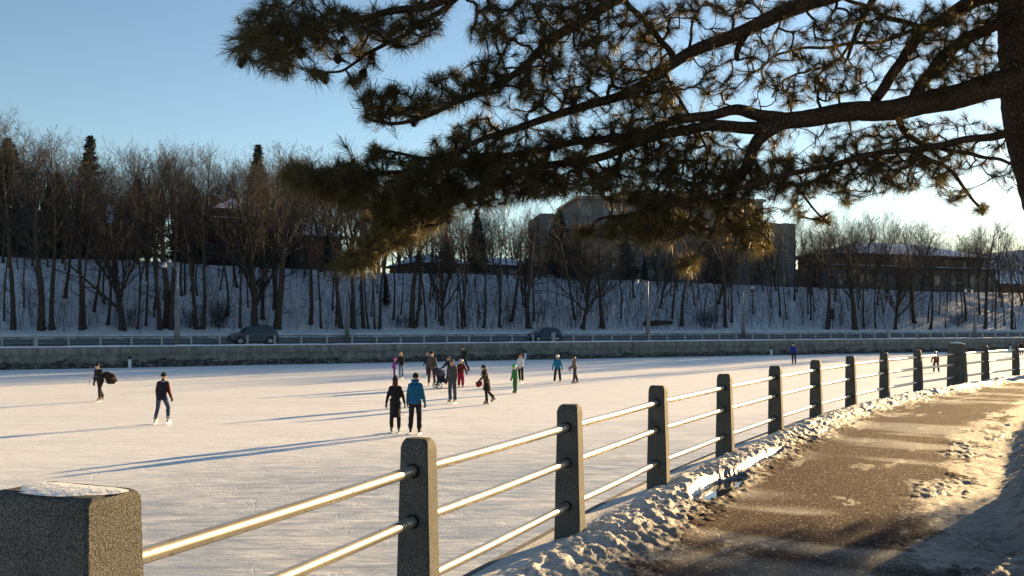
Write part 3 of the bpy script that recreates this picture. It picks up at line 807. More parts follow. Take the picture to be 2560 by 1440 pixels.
# bare scraped ice near the near wall: distance measured from a line parallel to it
dn = m.math('ADD', m.math('MULTIPLY', sx.outputs['X'], -.55), m.math('MULTIPLY', sx.outputs['Y'], .84))
bare = m.ramp(m.math('ADD', m.math('MULTIPLY', dn, .02), m.math('MULTIPLY', m.math('SUBTRACT', lo, .5), .22)), [(.34, 1.0), (.50, 0.0)])
def scratch(sc, w, dist, rt):
    q = m.n('ShaderNodeTexVoronoi'); q.feature = 'DISTANCE_TO_EDGE'; q.inputs['Scale'].default_value = 1.0
    vv = mp(sc, rt); nz = m.n('ShaderNodeTexNoise'); nz.inputs['Scale'].default_value = .7; m.l(vv, nz.inputs['Vector'])
    ad = m.n('ShaderNodeVectorMath'); ad.operation = 'MULTIPLY_ADD'; m.l(nz.outputs['Color'], ad.inputs[0]); ad.inputs[1].default_value = (dist,) * 3; m.l(vv, ad.inputs[2]); m.l(ad.outputs[0], q.inputs['Vector'])
    return m.ramp(q.outputs['Distance'], [(0.0, 1.0), (w, 0.0)])
sc1 = scratch((.7, 1.3, 1), .030, 2.2, 12); sc2 = scratch((1.2, .6, 1), .026, 2.8, -50); sc3 = scratch((.30, 2.0, 1), .05, 1.8, -28); sc4 = scratch((1.8, 3.0, 1), .045, 3.0, -60)
scr = m.math('MAXIMUM', m.math('MAXIMUM', sc1, sc2), m.math('MAXIMUM', sc3, m.math('MULTIPLY', sc4, .6)))
scr = m.math('MULTIPLY', scr, m.ramp(m.noise(v, 1.1, 3, .6), [(.40, .1), (.62, 1.0)]))
ridge = m.ramp(m.noise(mp((.05, 1.4, 1), -27), 1.0, 3, .55, .3), [(.60, 0.0), (.72, 1.0)])
snowc = m.ramp(mid, [(.30, (.76, .74, .715)), (.58, (.90, .885, .86))])
snowc = m.mix(m.math('MULTIPLY', ridge, .35), snowc, (.50, .54, .60))
icec = m.ramp(mid, [(.36, (.34, .37, .41)), (.50, (.50, .52, .54)), (.64, (.76, .755, .74))])
icec = m.mix(m.math('MULTIPLY', scr, .4), icec, (.88, .87, .86))
scuff = m.ramp(m.noise(mp((.16, .55, 1)), 1.0, 6, .72, 1.2), [(.50, 0.0), (.60, 1.0)])
icec = m.mix(m.math('MULTIPLY', scuff, .6), icec, (.34, .39, .46))
c = m.mix(m.math('MULTIPLY', bare, .95), snowc, icec)
c = m.mix(m.ramp(m.noise(v, 90, 2, .5), [(.70, 0.0), (.74, .5)]), c, (.35, .38, .42)); m.col(c)
m.rough(m.mix(bare, m.ramp(mid, [(.3, .5), (.7, .62)]), m.ramp(mid, [(.35, .38), (.65, .58)]))); m.spec(.5)
hgt = m.math('ADD', m.math('MULTIPLY', grain, .45), m.math('MULTIPLY', mid, 1.6)); hgt = m.math('SUBTRACT', hgt, m.math('MULTIPLY', scr, .5)); hgt = m.math('ADD', hgt, m.math('MULTIPLY', m.noise(mp((.5, 2.0, 1)), .6, 4, .6), 2.5))
m.bump(hgt, .26, .035)
gx = np.concatenate([np.arange(-150, -70, 16), np.arange(-70, 110, 1.0), np.arange(110, 236, 20)]); gy = np.concatenate([np.arange(-34, 0, 4), np.arange(0, 60, .6), np.arange(60, 140, 1.5), np.arange(140, 226, 12)])
X, Y = np.meshgrid(gx, gy, indexing='ij'); Z = ICE + .03 * (fbm(X * .12, Y * .3, 61, 3) - .5) + .02 * (fbm(X * .5, Y * 1.2, 62, 2) - .5)
I = np.arange(X.size).reshape(X.shape); Q = np.stack([I[:-1, :-1], I[1:, :-1], I[1:, 1:], I[:-1, 1:]], -1).reshape(-1, 4)
tag(link('ice', fast_mesh('ice', np.stack([X, Y, Z], -1), Q), m.m, None, True), kind='structure')
print('near', round(time.time() - T0, 1), len(Vt), flush=True)
# ================================================================ far side
def yw(x): return 84 + .52 * x - (.0006 * x * x if x > 0 else 0)
def wdir(x):
    s = .52 - (.0012 * x if x > 0 else 0); return uvec((1, s))
def FARP(x, u):
    """point at distance u behind the wall face line, starting at wall abscissa x"""
    d = wdir(x); return np.array([x - d[1] * u, yw(x) + d[0] * u])
XS = np.concatenate([np.arange(-150, -70, 8), np.arange(-70, 120, 1.0), np.arange(120, 236, 8)])
def strip(name, prof, mat, xs=XS, noise=None, smooth=False):
    V = []; Q = []; k = len(prof)
    for i, x in enumerate(xs):
        for j, (u, z) in enumerate(prof):
            p = FARP(x, u); zz = z + (noise(x, u, j) if noise else 0); V.append((p[0], p[1], zz))
    for i in range(len(xs) - 1):
        for j in range(k - 1): Q.append((i * k + j, (i + 1) * k + j, (i + 1) * k + j + 1, i * k + j + 1))
    return link(name, fast_mesh(name, V, Q), mat, None, smooth)

def topz(x): return 8.25 - .0165 * max(-60, min(x + 35, 150)) * 1.0
def bank_h(u, x):
    """height of the far bank: road verge, plowed ridge, slope, plateau; arrays"""
    tz = 8.25 - .0150 * np.clip(x + 35, -60, 110)
    base = .95 * sstep(9.3, 10.4, u)
    sl = sstep(10.0, 31.0, u); lin = np.clip((u - 10.6) / 19.0, 0, 1)
    h = base + (tz - base) * (.35 * sl + .65 * lin)
    h = h + (.55 * (fbm(x * .09, u * .09, 71, 4) - .5) + .25 * (fbm(x * .4, u * .4, 72, 3) - .5)) * sstep(10.2, 13, u)
    h = h + .16 * (fbm(x * .8, u * .8, 73, 3) - .5) * sstep(9.2, 9.8, u) * (1 - sstep(12, 14, u))
    h = h + .35 * (fbm(x * .12, u * .2, 74, 2) - .4) * np.exp(-((u - 31) / 3.0) ** 2)
    h = h + 14.0 * sstep(128, 160, x) * sstep(40, 60, u)          # unseen hill added beyond the right edge to keep sun off the bank
    return h
ua = np.concatenate([np.arange(9.2, 12, .25), np.arange(12, 36, .6), np.arange(36, 60, 3), np.arange(60, 150, 15)])
xa = XS
Ug, Xg = np.meshgrid(ua, xa, indexing='ij')
Zg = bank_h(Ug, Xg)
Pg = np.array([[FARP(x, u) for x in xa] for u in ua])
I = np.arange(Ug.size).reshape(Ug.shape); Q = np.stack([I[:-1, :-1], I[:-1, 1:], I[1:, 1:], I[1:, :-1]], -1).reshape(-1, 4)
def bank_mat():
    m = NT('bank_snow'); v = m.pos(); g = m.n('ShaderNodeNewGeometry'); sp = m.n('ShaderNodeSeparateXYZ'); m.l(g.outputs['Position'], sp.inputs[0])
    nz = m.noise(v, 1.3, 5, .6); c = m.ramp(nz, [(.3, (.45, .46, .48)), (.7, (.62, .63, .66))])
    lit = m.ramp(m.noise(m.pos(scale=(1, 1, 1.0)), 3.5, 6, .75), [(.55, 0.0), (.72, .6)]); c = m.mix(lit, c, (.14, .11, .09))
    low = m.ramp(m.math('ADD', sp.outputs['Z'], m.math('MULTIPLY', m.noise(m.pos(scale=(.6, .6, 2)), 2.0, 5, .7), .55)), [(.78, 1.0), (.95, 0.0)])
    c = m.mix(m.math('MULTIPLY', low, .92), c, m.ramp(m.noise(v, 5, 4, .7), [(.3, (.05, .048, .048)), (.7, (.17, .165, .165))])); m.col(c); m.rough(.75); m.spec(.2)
    m.bump(m.noise(v, 6, 6, .7), .6, .08); return m.m
M['snow'] = bank_mat()
tag(link('snow_bank', fast_mesh('snow_bank', np.concatenate([Pg, Zg[..., None]], -1), Q), M['snow'], None, True), kind='structure')
def bank_at(px, py=None, u=None):
    """where the sight line through a pixel meets the bank (by its row, or at a given distance u behind the wall)"""
    best = None
    for uu in ([u] if u is not None else np.arange(9.6, 36, .2)):
        r = ray(px, 800); k = r[0] / r[1]
        x = 0.0
        for _ in range(12):          # wall abscissa whose point at uu lies on the sight line
            p = FARP(x, uu); x += (k * p[1] - p[0]) * .9
        p = FARP(x, uu); z = float(bank_h(np.array(uu), np.array(x)))
        if u is not None: return np.array([p[0], p[1], z]), uu, x
        rr = (np.array([p[0], p[1], z]) - CAM); row = 720 - (np.dot(rr, _u) / np.dot(rr, _f)) * F
        e = abs(row - py)
        if best is None or e < best[0]: best = (e, np.array([p[0], p[1], z]), uu, x)
    return best[1], best[2], best[3]

# road
M['road'] = simple('wet_winter_road', (.045, .045, .05), .55, .35, .5, 0, .4, .2)
tag(strip('road', [(1.2, .02), (9.4, .02)], M['road']), kind='structure')
# snow shoulder between railing and road and snow on the coping
def shn(x, u, j): return (0 if j in (0, 5) else .10 * float(fbm(np.array(x * .9), np.array(u * .9), 81, 3)))
xs2 = np.concatenate([np.arange(-150, -70, 8), np.arange(-70, 120, .5), np.arange(120, 236, 8)])
tag(strip('roadside_snow', [(-.10, .062), (-.02, .085), (.35, .10), (.8, .09), (1.15, .05), (1.45, .01)], mat_snow('verge_snow', (.80, .82, .87)), xs2, shn, True), kind='structure')

# far canal wall
m = NT('canal_wall_concrete'); v = m.pos()
g = m.n('ShaderNodeNewGeometry'); sp = m.n('ShaderNodeSeparateXYZ'); m.l(g.outputs['Position'], sp.inputs[0])
zz = m.math('ADD', m.math('MULTIPLY', m.math('ADD', sp.outputs['Z'], 1.45), .6), 0.0)
st = m.noise(m.pos(scale=(1.2, 1.2, .15)), 1.5, 5, .7); sp2 = m.noise(v, 3, 5, .7)
con = m.ramp(m.math('ADD', m.math('MULTIPLY', st, .6), m.math('MULTIPLY', sp2, .4)), [(.35, (.08, .075, .066)), (.62, (.27, .255, .225))])
edge = m.noise(m.pos(scale=(.35, .35, 1.0)), 1.4, 4, .7)
low = m.ramp(m.math('SUBTRACT', m.math('MULTIPLY', edge, 1.0), zz), [(.22, 0.0), (.27, 1.0)])
crk = m.ramp(m.noise(m.pos(scale=(1, 1, 2.4)), 2.2, 6, .75, 1.2), [(.47, 0.0), (.50, 1.0), (.53, 0.0)])
rough = m.ramp(m.noise(m.pos(scale=(.8, .8, 1.8)), 3.2, 6, .85), [(.44, (.012, .012, .012)), (.52, (.07, .066, .058)), (.62, (.24, .23, .20))])
c = m.mix(low, con, rough); c = m.mix(m.math('MULTIPLY', crk, m.ramp(zz, [(.25, 1.0), (.5, 0.0)])), c, (.015, .015, .015)); m.col(c); m.rough(.9)
m.bump(m.noise(v, 8, 5, .7), .6, .05); M['fwall'] = m.m
def build_wall():
    prof = [(-.16, .055), (-.16, -.50), (0, -.54), (.02, -1.0), (-.05, -1.04), (-.06, -1.9)]
    V = []; Q = []; k = len(prof)
    for i, x in enumerate(xs2):
        for j, (u, z) in enumerate(prof):
            n = .05 * (float(fbm(np.array(x * 1.3), np.array(z * 3.0), 90, 3)) - .5) if j >= 3 else 0
            p = FARP(x, u + n); V.append((p[0], p[1], z))
    for i in range(len(xs2) - 1):
        for j in range(k - 1): Q.append((i * k + j, i * k + j + 1, (i + 1) * k + j + 1, (i + 1) * k + j))
    me = fast_mesh('canal_wall', V, Q)
    # top sheet of the coping
    return link('canal_wall', me, M['fwall'])
w = build_wall(); tag(w, 'weathered concrete canal wall below the far road', 'wall')
q = strip('coping', [(-.16, .055), (1.3, .0)], M['fwall'], xs2); q.parent = w
b = MB()
for x in np.arange(-60, 110, 3.05):
    p = FARP(x, -.004); d = wdir(x); an = math.atan2(d[1], d[0]); b.box((p[0], p[1], -.78), (.022, .012, .44), an)
b.build('joint_lines', simple('joint', (.05, .05, .05), .9), w)

# far railing
rail = empty('far_fence', (0, 0, 0), 0, 'pale concrete post and metal rail fence on top of the far canal wall', 'fence')
M['fpost'] = simple('pale_concrete', (.27, .29, .27), .85, .12, 9, 0, .2, .3); M['frail'] = simple('dark_rail_paint', (.05, .06, .07), .5, .2, 3, .3)
pb = MB(); pb.box((0, 0, .42), (.13, .17, .86), 0, .85); pm = bpy.data.meshes.new('post'); pm.from_pydata(pb.v, [], pb.f); pm.materials.append(M['fpost'])
bbm = MB(); bbm.box((0, 0, .46), (.30, .30, .95), 0, .88); bm2 = bpy.data.meshes.new('post'); bm2.from_pydata(bbm.v, [], bbm.f); bm2.materials.append(M['fpost'])
pxs = [-40.5]
x = -46.0; i = 0
while x < 92:
    p = FARP(x, .28); d = wdir(x); an = math.atan2(d[1], d[0])
    o = bpy.data.objects.new('post', bm2 if i % 20 == 7 else pm); COL.objects.link(o); o.parent = rail; o.location = (p[0], p[1], .0); o.rotation_euler = (0, 0, an)
    x += 2.08 * d[0] * (1.0 if i < 90 else 1); i += 1
    if i >= 98: break
for z in (.74, .46, .22):
    q = MB(); pts = []
    for xx in np.arange(-50, 96, 4.0):
        p = FARP(xx, .28); pts.append((p[0], p[1], z + .05))
    q.tube(pts, .028, 6); q.build('rail', M['frail'], rail)

# white standpipes against the wall foot
def pipe_post(px, u, label):
    r = ray(px, 880); k = r[0] / r[1]; x = 0
    for _ in range(14): p = FARP(x, u); x += (k * p[1] - p[0]) * .9
    p = FARP(x, u)
    root = empty('standpipe', (p[0], p[1], ICE), 0, label, 'bollard', 'white capped posts standing on the ice by the far wall')
    q = MB(); q.tube([(0, 0, -.05), (0, 0, .62)], .11, 12); q.build('shaft', simple('white_post', (.62, .64, .68), .6), root, True)
    q = MB(); q.capsule((0, 0, .66), .12, (0, 0, .78), .10, 12); q.build('cap', simple('black_cap', (.02, .02, .025), .6), root, True)
pipe_post(325, -.5, 'white capped post on the ice by the wall behind the bag carrier')
pipe_post(1313, -.5, 'white capped post by the wall behind the white-jacketed person')
pipe_post(1928, -.5, 'white capped post by the wall left of the royal blue jacket')
pipe_post(2526, -.9, 'white capped post by the wall behind the last visible railing post')

# ---------------------------------------------------------------- street lamps
M['lpole'] = simple('lamp_concrete', (.15, .155, .15), .7, .15, 5); M['lmet'] = simple('lamp_metal', (.24, .25, .27), .5, .1, 5, .6)
M['glass'] = simple('lamp_glass', (.75, .80, .85), .15, .05, 5, 0, .8)
def lamp(px, u, hz, side, label, toprow=None):
    r = ray(px, 800); k = r[0] / r[1]; x = 0
    for _ in range(14): p = FARP(x, u); x += (k * p[1] - p[0]) * .9
    p = FARP(x, u); dep = p[1]
    if toprow: hz = (1.7 + (810 - toprow) / F * dep) - .05
    an = math.atan2(*wdir(x)[::-1])
    root = empty('street_lamp', (p[0], p[1], .05), 0, label, 'street lamp', 'street lamps along the canal road')
    q = MB(); q.tube([(0, 0, -.1), (0, 0, hz * .48)], [.24, .13], 10); q.build('base_pole', M['lpole'], root, True)
    q = MB(); q.tube([(0, 0, hz * .48), (0, 0, hz)], [.075, .06], 8); q.tube([(0, 0, hz * .48 - .05), (0, 0, hz * .48 + .08)], [.14, .14], 10); q.build('upper_pole', M['lmet'], root, True)
    q = MB(); s = side
    q.tube([(0, 0, hz - .7), (s * .18, 0, hz - .3), (s * .45, 0, hz + .02), (s * .75, 0, hz + .12), (s * 1.0, 0, hz + .10)], .03, 6)
    q.tube([(0, 0, hz - .1), (s * .22, 0, hz + .02), (s * .5, 0, hz + .06)], .02, 6); q.build('arm', M['lmet'], root, True)
    q = MB(); q.tube([(s * 1.02, 0, hz + .16), (s * 1.02, 0, hz + .05), (s * 1.02, 0, hz - .12)], [.05, .13, .19], 14); hd = q.build('lamp_head', M['lmet'], root, True)
    q = MB(); q.ellipsoid((s * 1.02, 0, hz - .14), (.17, .17, .13), 14, 8); q.build('lens', M['glass'], hd, True)
    return p
LAMPX = [443, 868, 1620, 1858, 2437]
lamp(443, .5, 6, -1, 'tall street lamp on the canal wall behind the two skaters at left', 660)
lamp(868, 9.6, 6, 1, 'slim street lamp beyond the road whose head touches the pine tuft', 684)
lamp(1620, .5, 6, -1, 'street lamp on the wall with the fallen log behind it', 702)
lamp(1858, 9.6, 6, 1, 'short lamp standard at the foot of the bank behind the blue-jacketed skater', 716)
lamp(2437, .5, 6, -1, 'street lamp on the far wall above the large snow-capped post', 724)

# ---------------------------------------------------------------- cars
def car(px, u, label, paint, L, Wd, Hh, kind):
    r = ray(px, 830); k = r[0] / r[1]; x = 0
    for _ in range(14): p = FARP(x, u); x += (k * p[1] - p[0]) * .9
    p = FARP(x, u); d = wdir(x); an = math.atan2(d[1], d[0])
    root = empty('parked_car' if 0 else 'suv', (p[0], p[1], .025), an + math.pi / 2, label, 'car', 'cars driving along the far road')
    root.scale = (.84, .82, .88) if kind == 'big' else (.82, .80, .84)
    # local: +Y is the front (image left); profile of (y, top z)
    if kind == 'big': prof = [(-.5, .78), (-.495, 1.02), (-.47, 1.12), (-.405, 1.60), (-.35, 1.73), (-.1, 1.78), (.06, 1.74), (.12, 1.66), (.255, 1.16), (.30, 1.10), (.44, 1.00), (.485, .88), (.5, .62)]
    else: prof = [(-.5, .72), (-.495, .98), (-.465, 1.12), (-.40, 1.44), (-.34, 1.57), (-.1, 1.64), (.03, 1.60), (.09, 1.52), (.26, 1.08), (.31, 1.02), (.44, .88), (.485, .74), (.5, .52)]
    k2 = Hh / max(z for _, z in prof); ys = [a * L for a, _ in prof]; zt = [z * k2 for _, z in prof]
    belt = (1.06 if kind == 'big' else 1.0) * k2
    n = 33; Y = np.linspace(-L / 2, L / 2, n); ZT = np.interp(Y, ys, zt)
    def hw(y, z):
        w = Wd / 2 * (1 - .16 * abs(2 * y / L) ** 5)
        if z > belt: w -= (z - belt) * .32
        if z < .45: w -= (.45 - z) * .15
        return w
    V = []; Fc = []; m_ = 13
    for y, t in zip(Y, ZT):
        zb = .26 if abs(y) < L * .44 else .34
        row = [(-hw(y, .3) * .9, zb)]
        for z in (.34, .52, .80, min(belt, t) - .01): row.append((-hw(y, z) * (1.0 if z != .8 else 1.012), min(z, t - .02)))
        row.append((-hw(y, t - .06), max(min(belt, t), t - .07)))
        top = t; row.append((-hw(y, t) * .82, top - .012))
        row2 = [(-a, z) for a, z in reversed(row)]
        rr = row + [(0, top + .012)] + row2
        V += [(a, y, z) for a, z in rr]; m_ = len(rr)
    for i in range(n - 1):
        for j in range(m_ - 1): Fc.append((i * m_ + j, i * m_ + j + 1, (i + 1) * m_ + j + 1, (i + 1) * m_ + j))
    Fc.append(tuple(range(m_))); Fc.append(tuple(reversed(range((n - 1) * m_, n * m_))))
    q = MB(); q.add(V, Fc); body = q.build('body', paint, root, True)
    gl = M['cglass']; trim = M['ctrim']
    # glazing set proud of the body
    def ztop(y): return float(np.interp(y, ys, zt))
    def side(y0, y1, f0, f1, nm, sx):
        q = MB(); P = []
        N = 6
        for i in range(N + 1):
            y = y0 + (y1 - y0) * i / N; zt_ = min(ztop(y) - .10, ztop(0) - .13)
            if zt_ <= belt + .03: zt_ = belt + .04
            P.append((y, belt + .02, zt_))
        V = []
        for (y, a, b) in P: V += [(sx * (hw(y, a) + .012), y, a), (sx * (hw(y, b) + .012), y, b)]
        q.add(V, [(2 * i, 2 * i + 1, 2 * i + 3, 2 * i + 2) for i in range(N)]); q.build(nm, gl, root)
    cuts = (.215, .02, -.20, -.40) if kind == 'big' else (.20, .0, -.21, -.39)
    for sx in (-1, 1):
        for i in range(3): side(cuts[i + 1] * L + .03, cuts[i] * L - .03, 0, 0, 'side_window', sx)
    def slab(nm, ya, yb, mat, inset=.86, off=.014):
        q = MB(); V = []; N = 6
        for i in range(N + 1):
            y = ya + (yb - ya) * i / N; z = ztop(y)
            nr = .014
            V += [(-hw(y, z) * inset, y + (off if ya > 0 else -off), z + nr), (hw(y, z) * inset, y + (off if ya > 0 else -off), z + nr)]
        q.add(V, [(2 * i, 2 * i + 1, 2 * i + 3, 2 * i + 2) for i in range(N)]); return q.build(nm, mat, root)
    a = [yy for yy in ys]
    slab('windshield', (.125 if kind == 'big' else .10) * L, .25 * L, gl); slab('rear_window', -.405 * L, -.468 * L, gl)
    wr = .36 * (1.0 if kind == 'big' else .94)
    for sy in (-.31, .30):
        for sx in (-1, 1):
            q = MB(); yy = sy * L; xx = sx * (hw(yy, .5) - .10)
            q.tube([(xx - .11, yy, wr), (xx + .11, yy, wr)], [wr, wr], 24); w_ = q.build('wheel', M['tyre'], root)
            q = MB(); q.tube([(xx + sx * .105, yy, wr), (xx + sx * .125, yy, wr)], [wr * .64, wr * .6], 16); 
            rim = q.build('rim', M['crim'], w_)
            q = MB(); N = 14; V = []
            for i in range(N + 1):
                an_ = math.pi * i / N
                for rr in (wr + .03, wr + .10): V.append((sx * (hw(yy, .6) + .016), yy + rr * math.cos(an_), wr + rr * math.sin(an_) * .96))
            q.add(V, [(2 * i, 2 * i + 1, 2 * i + 3, 2 * i + 2) for i in range(N)]); q.build('wheel_arch', trim, root)
    for sx in (-1, 1):
        hy = .465 * L; hz = ztop(.44 * L) - .13
        q = MB(); q.capsule((sx * (hw(hy, hz) * .70), hy + .03, hz), .075, (sx * (hw(hy * .9, hz) - .05), hy - .18, hz + .03), .06, 10, 1, 1); link('headlight', remeshed(q, .02, 1), M['hlight'], root)
        ty = -.475 * L; q = MB(); q.capsule((sx * (hw(ty, belt) - .07), ty, belt + .03), .06, (sx * (hw(ty, belt) - .05), ty + .06, belt - .14), .06, 10); link('tail_light', remeshed(q, .02, 1), M['tlight'], root)
        q = MB(); q.capsule((sx * (hw(.2 * L, belt) + .06), .19 * L, belt + .08), .07, (sx * (hw(.2 * L, belt) + .14), .19 * L, belt + .08), .07, 10, 1, .6); link('side_mirror', remeshed(q, .02, 1), paint, root)
    q = MB(); q.box((0, L / 2 - .01, .42), (Wd * .72, .06, .22)); q.build('grille', trim, root)
    q = MB(); q.box((0, L / 2 + .03, .44), (.34, .012, .13)); q.build('licence_plate', M['plate'], root)
    for sx in (-1, 1):
        q = MB(); q.tube([(sx * (hw(0, ztop(0)) - .10), -.33 * L, ztop(-.33 * L) + .03), (sx * (hw(0, ztop(0)) - .10), -.1 * L, ztop(-.1 * L) + .06), (sx * (hw(0, ztop(0)) - .10), .05 * L, ztop(.05 * L) + .03)], .018, 6); q.build('roof_rail', trim, root)
        q = MB(); q.box((sx * (hw(0, .45) + .006), 0, .42), (.02, L * .42, .10)); q.build('sill_trim', M['silltrim'], root)
M['cglass'] = simple('car_glass', (.02, .035, .045), .08, .05, 3, 0, .8); M['ctrim'] = simple('car_trim', (.012, .012, .014), .6); M['tyre'] = simple('tyre', (.012, .012, .013), .85)
M['crim'] = simple('alloy', (.35, .38, .42), .4, .1, 4, .5); M['hlight'] = simple('headlight_glass', (.75, .65, .6), .2, .05, 3, 0, .8); M['tlight'] = simple('tail_lens', (.45, .12, .12), .25, .05, 3, 0, .8)
M['plate'] = simple('plate', (.4, .42, .45), .5); M['silltrim'] = simple('silver_trim', (.16, .17, .19), .5)
car(633, 4.3, 'dark slate grey SUV on the far road behind the railing, left of centre', simple('slate_paint', (.035, .045, .065), .3, .1, 3, .2, .6), 4.75, 1.90, 1.76, 'big')
car(1360, 4.3, 'dark blue compact SUV on the far road, right of the slate grey one', simple('navy_paint', (.012, .020, .075), .28, .1, 3, .2, .6), 4.15, 1.82, 1.60, 'small')

# ---------------------------------------------------------------- buildings on the plateau
def win_mesh(w, h, frame, bars=1):
    f = MB(); t = .07
    f.box((0, 0, h / 2), (w, .10, t)); f.box((0, 0, -h / 2), (w + .12, .14, t)); f.box((-w / 2 + t / 2, 0, 0), (t, .10, h - t)); f.box((w / 2 - t / 2, 0, 0), (t, .10, h - t))
    for i in range(bars): f.box((-w / 2 + w * (i + 1) / (bars + 1), -.002, 0), (.04, .07, h - t))
    me = bpy.data.meshes.new('window'); me.from_pydata(f.v, [], f.f); me.materials.append(frame)
    g = MB(); g.box((0, .02, 0), (w - t, .03, h - t)); mg = bpy.data.meshes.new('pane'); mg.from_pydata(g.v, [], g.f); return me, mg
M['pane'] = simple('window_glass', (.03, .045, .06), .08, .1, 3, 0, .8); M['panelight'] = simple('curtained_glass', (.36, .32, .20), .25, .2, 3, 0, .6)
M['wframe'] = simple('window_frame', (.24, .24, .23), .6); M['roofsnow'] = mat_snow('roof_snow', (.72, .75, .82)); M['shingle'] = simple('dark_shingle', (.05, .045, .045), .85, .3, 6)
def window(par, x, y, z, w, h, pane=None, bars=1, key={}):
    k = (w, h, bars)
    if k not in key: key[k] = win_mesh(w, h, M['wframe'], bars)
    me, mg = key[k]
    o = bpy.data.objects.new('window', me); COL.objects.link(o); o.parent = par; o.location = (x, y, z)
    mg2 = mg.copy() if pane else mg
    mg2.materials.clear(); mg2.materials.append(pane or M['pane'])
    g = bpy.data.objects.new('pane', mg2); COL.objects.link(g); g.parent = o
def site(pxl, pxr, u, name, label, cat='house', turn=0):
    """Empty at the middle of a front that spans two pixel columns, front facing the canal; returns root, width, depth, ground z"""
    A, _, xa_ = bank_at(pxl, u=u); B, _, xb_ = bank_at(pxr, u=u); c = (A + B) / 2; d = uvec((B - A)[:2]); w = np.linalg.norm((B - A)[:2])
    root = empty(name, (c[0], c[1], c[2] - .2), math.atan2(d[1], d[0]) + turn, label, cat); return root, w, c[1], c[2] - .2
def rowz(py, dep): return 1.7 + (810 - py) / F * dep
def hip_roof(par, w, d, ze, zr, over=.5, y0=0, ridge=.5, snow=True, x0=0, name='roof', gable=False):
    W2 = w / 2 + over; D0 = y0 - over; D1 = y0 + d + over; ym = (D0 + D1) / 2; rx = 0 if ridge == 0 else W2 * ridge
    if gable: rx = W2
    V = [(-W2 + x0, D0, ze), (W2 + x0, D0, ze), (W2 + x0, D1, ze), (-W2 + x0, D1, ze), (-rx + x0, ym, zr), (rx + x0, ym, zr)]
    V += [(x, y, z - .18) for x, y, z in V[:4]]
    Fc = [(0, 1, 5, 4), (1, 2, 5), (2, 3, 4, 5), (3, 0, 4), (0, 6, 7, 1), (1, 7, 8, 2), (2, 8, 9, 3), (3, 9, 6, 0), (9, 8, 7, 6)]
    q = MB(); q.add(V, Fc); r = q.build(name, M['shingle'], par)
    if snow:
        q = MB(); e = .06; s = .96
        V2 = [(x0 + (x - x0) * s, ym + (y - ym) * s, z + .07 + (.06 if i < 4 else 0)) for i, (x, y, z) in enumerate(V[:6])]
        q.add(V2, [(0, 1, 5, 4), (1, 2, 5), (2, 3, 4, 5), (3, 0, 4)]); q.build('roof_snow', M['roofsnow'], r)
    return r
brick = simple('dark_red_brick', (.085, .026, .020), .9, .3, 2, 0, .2, .3); stucco = simple('beige_stucco', (.13, .125, .12), .9, .2, 1, 0, .2); greend = simple('green_grey_siding', (.12, .15, .13), .85, .2, 1); brown = simple('brown_brick', (.15, .075, .055), .9, .25, 2)
# 1 flat-roofed building, far left
r, w, dep, gz = site(-60, 172, 37, 'flat_roofed_house', 'low flat-roofed green-grey house at the left edge above the bank')
h = rowz(532, dep) - gz; q = MB(); q.box((0, 5, h / 2), (w, 10, h)); q.build('wall', greend, r)
q = MB(); q.box((0, 5, h + .12), (w + 1.0, 11, .28)); rf = q.build('roof', M['shingle'], r); q = MB(); q.box((0, 5, h + .32), (w + .9, 10.8, .12)); q.build('roof_snow', M['roofsnow'], rf)
for i in range(4): window(r, -w / 2 + 1.3 + i * (w - 2.6) / 3, -.03, h * .68, 1.5, 1.1); window(r, -w / 2 + 1.3 + i * (w - 2.6) / 3, -.03, h * .28, 1.5, 1.2)
# 2 house between the cedar and the dark spruce
r, w, dep, gz = site(190, 345, 40, 'brick_house', 'brown brick house with snowy roof behind the dark spruce'); h = rowz(562, dep) - gz
q = MB(); q.box((0, 5, h / 2), (w, 10, h)); q.build('wall', brown, r); hip_roof(r, w, 10, h, rowz(502, dep) - gz, .5, 0, .35)
for i in range(3): window(r, -w / 2 + 1.4 + i * (w - 2.8) / 2, -.03, h * .75, 1.2, 1.2); window(r, -w / 2 + 1.4 + i * (w - 2.8) / 2, -.03, h * .32, 1.3, 1.4)
# 3 big red brick house with gabled porch
r, w, dep, gz = site(500, 700, 38, 'brick_house', 'large red brick house with blue-snow hip roof and gabled porch'); h = rowz(525, dep) - gz
q = MB(); q.box((0, 5.5, h / 2), (w, 11, h)); q.build('wall', brick, r); rr = hip_roof(r, w * .78, 11, h, rowz(484, dep) - gz, .6, 0, .18, x0=.6)
q = MB(); q.box((-w * .22, 6, h + 1.2), (.9, .7, 1.9)); q.build('chimney', brick, rr)
q = MB(); hb_ = rowz(588, dep) - gz; q.box((0, -1.1, (rowz(552, dep) - gz)), (w * .98, 2.2, .16)); sr = q.build('lower_roof', M['shingle'], r)
q = MB(); q.box((0, -1.1, (rowz(552, dep) - gz) + .14), (w * .97, 2.1, .12)); q.build('roof_snow', M['roofsnow'], sr)
ph = rowz(628, dep) - gz
for sx in (-1, 1): q = MB(); q.box((2.3 + sx * 1.5, -2.2, ph / 2), (.28, .28, ph)); q.build('porch_column', M['wframe'], r)
pr = hip_roof(r, 4.0, 2.6, ph, ph + 1.3, .35, -2.7, 1, True, 2.3, 'porch_roof', True)
pr.rotation_euler = (0, 0, 0)
q = MB(); q.box((2.3, -.04, 1.15), (1.1, .12, 2.3)); q.build('door', simple('door_paint', (.05, .02, .02), .5), r)
for i in range(4):
    window(r, -w / 2 + 1.3 + i * (w - 2.6) / 3, -.03, h * .80, 1.3, 1.4)
    if i != 2: window(r, -w / 2 + 1.3 + i * (w - 2.6) / 3, -.03, h * .32, 1.4, 1.6)
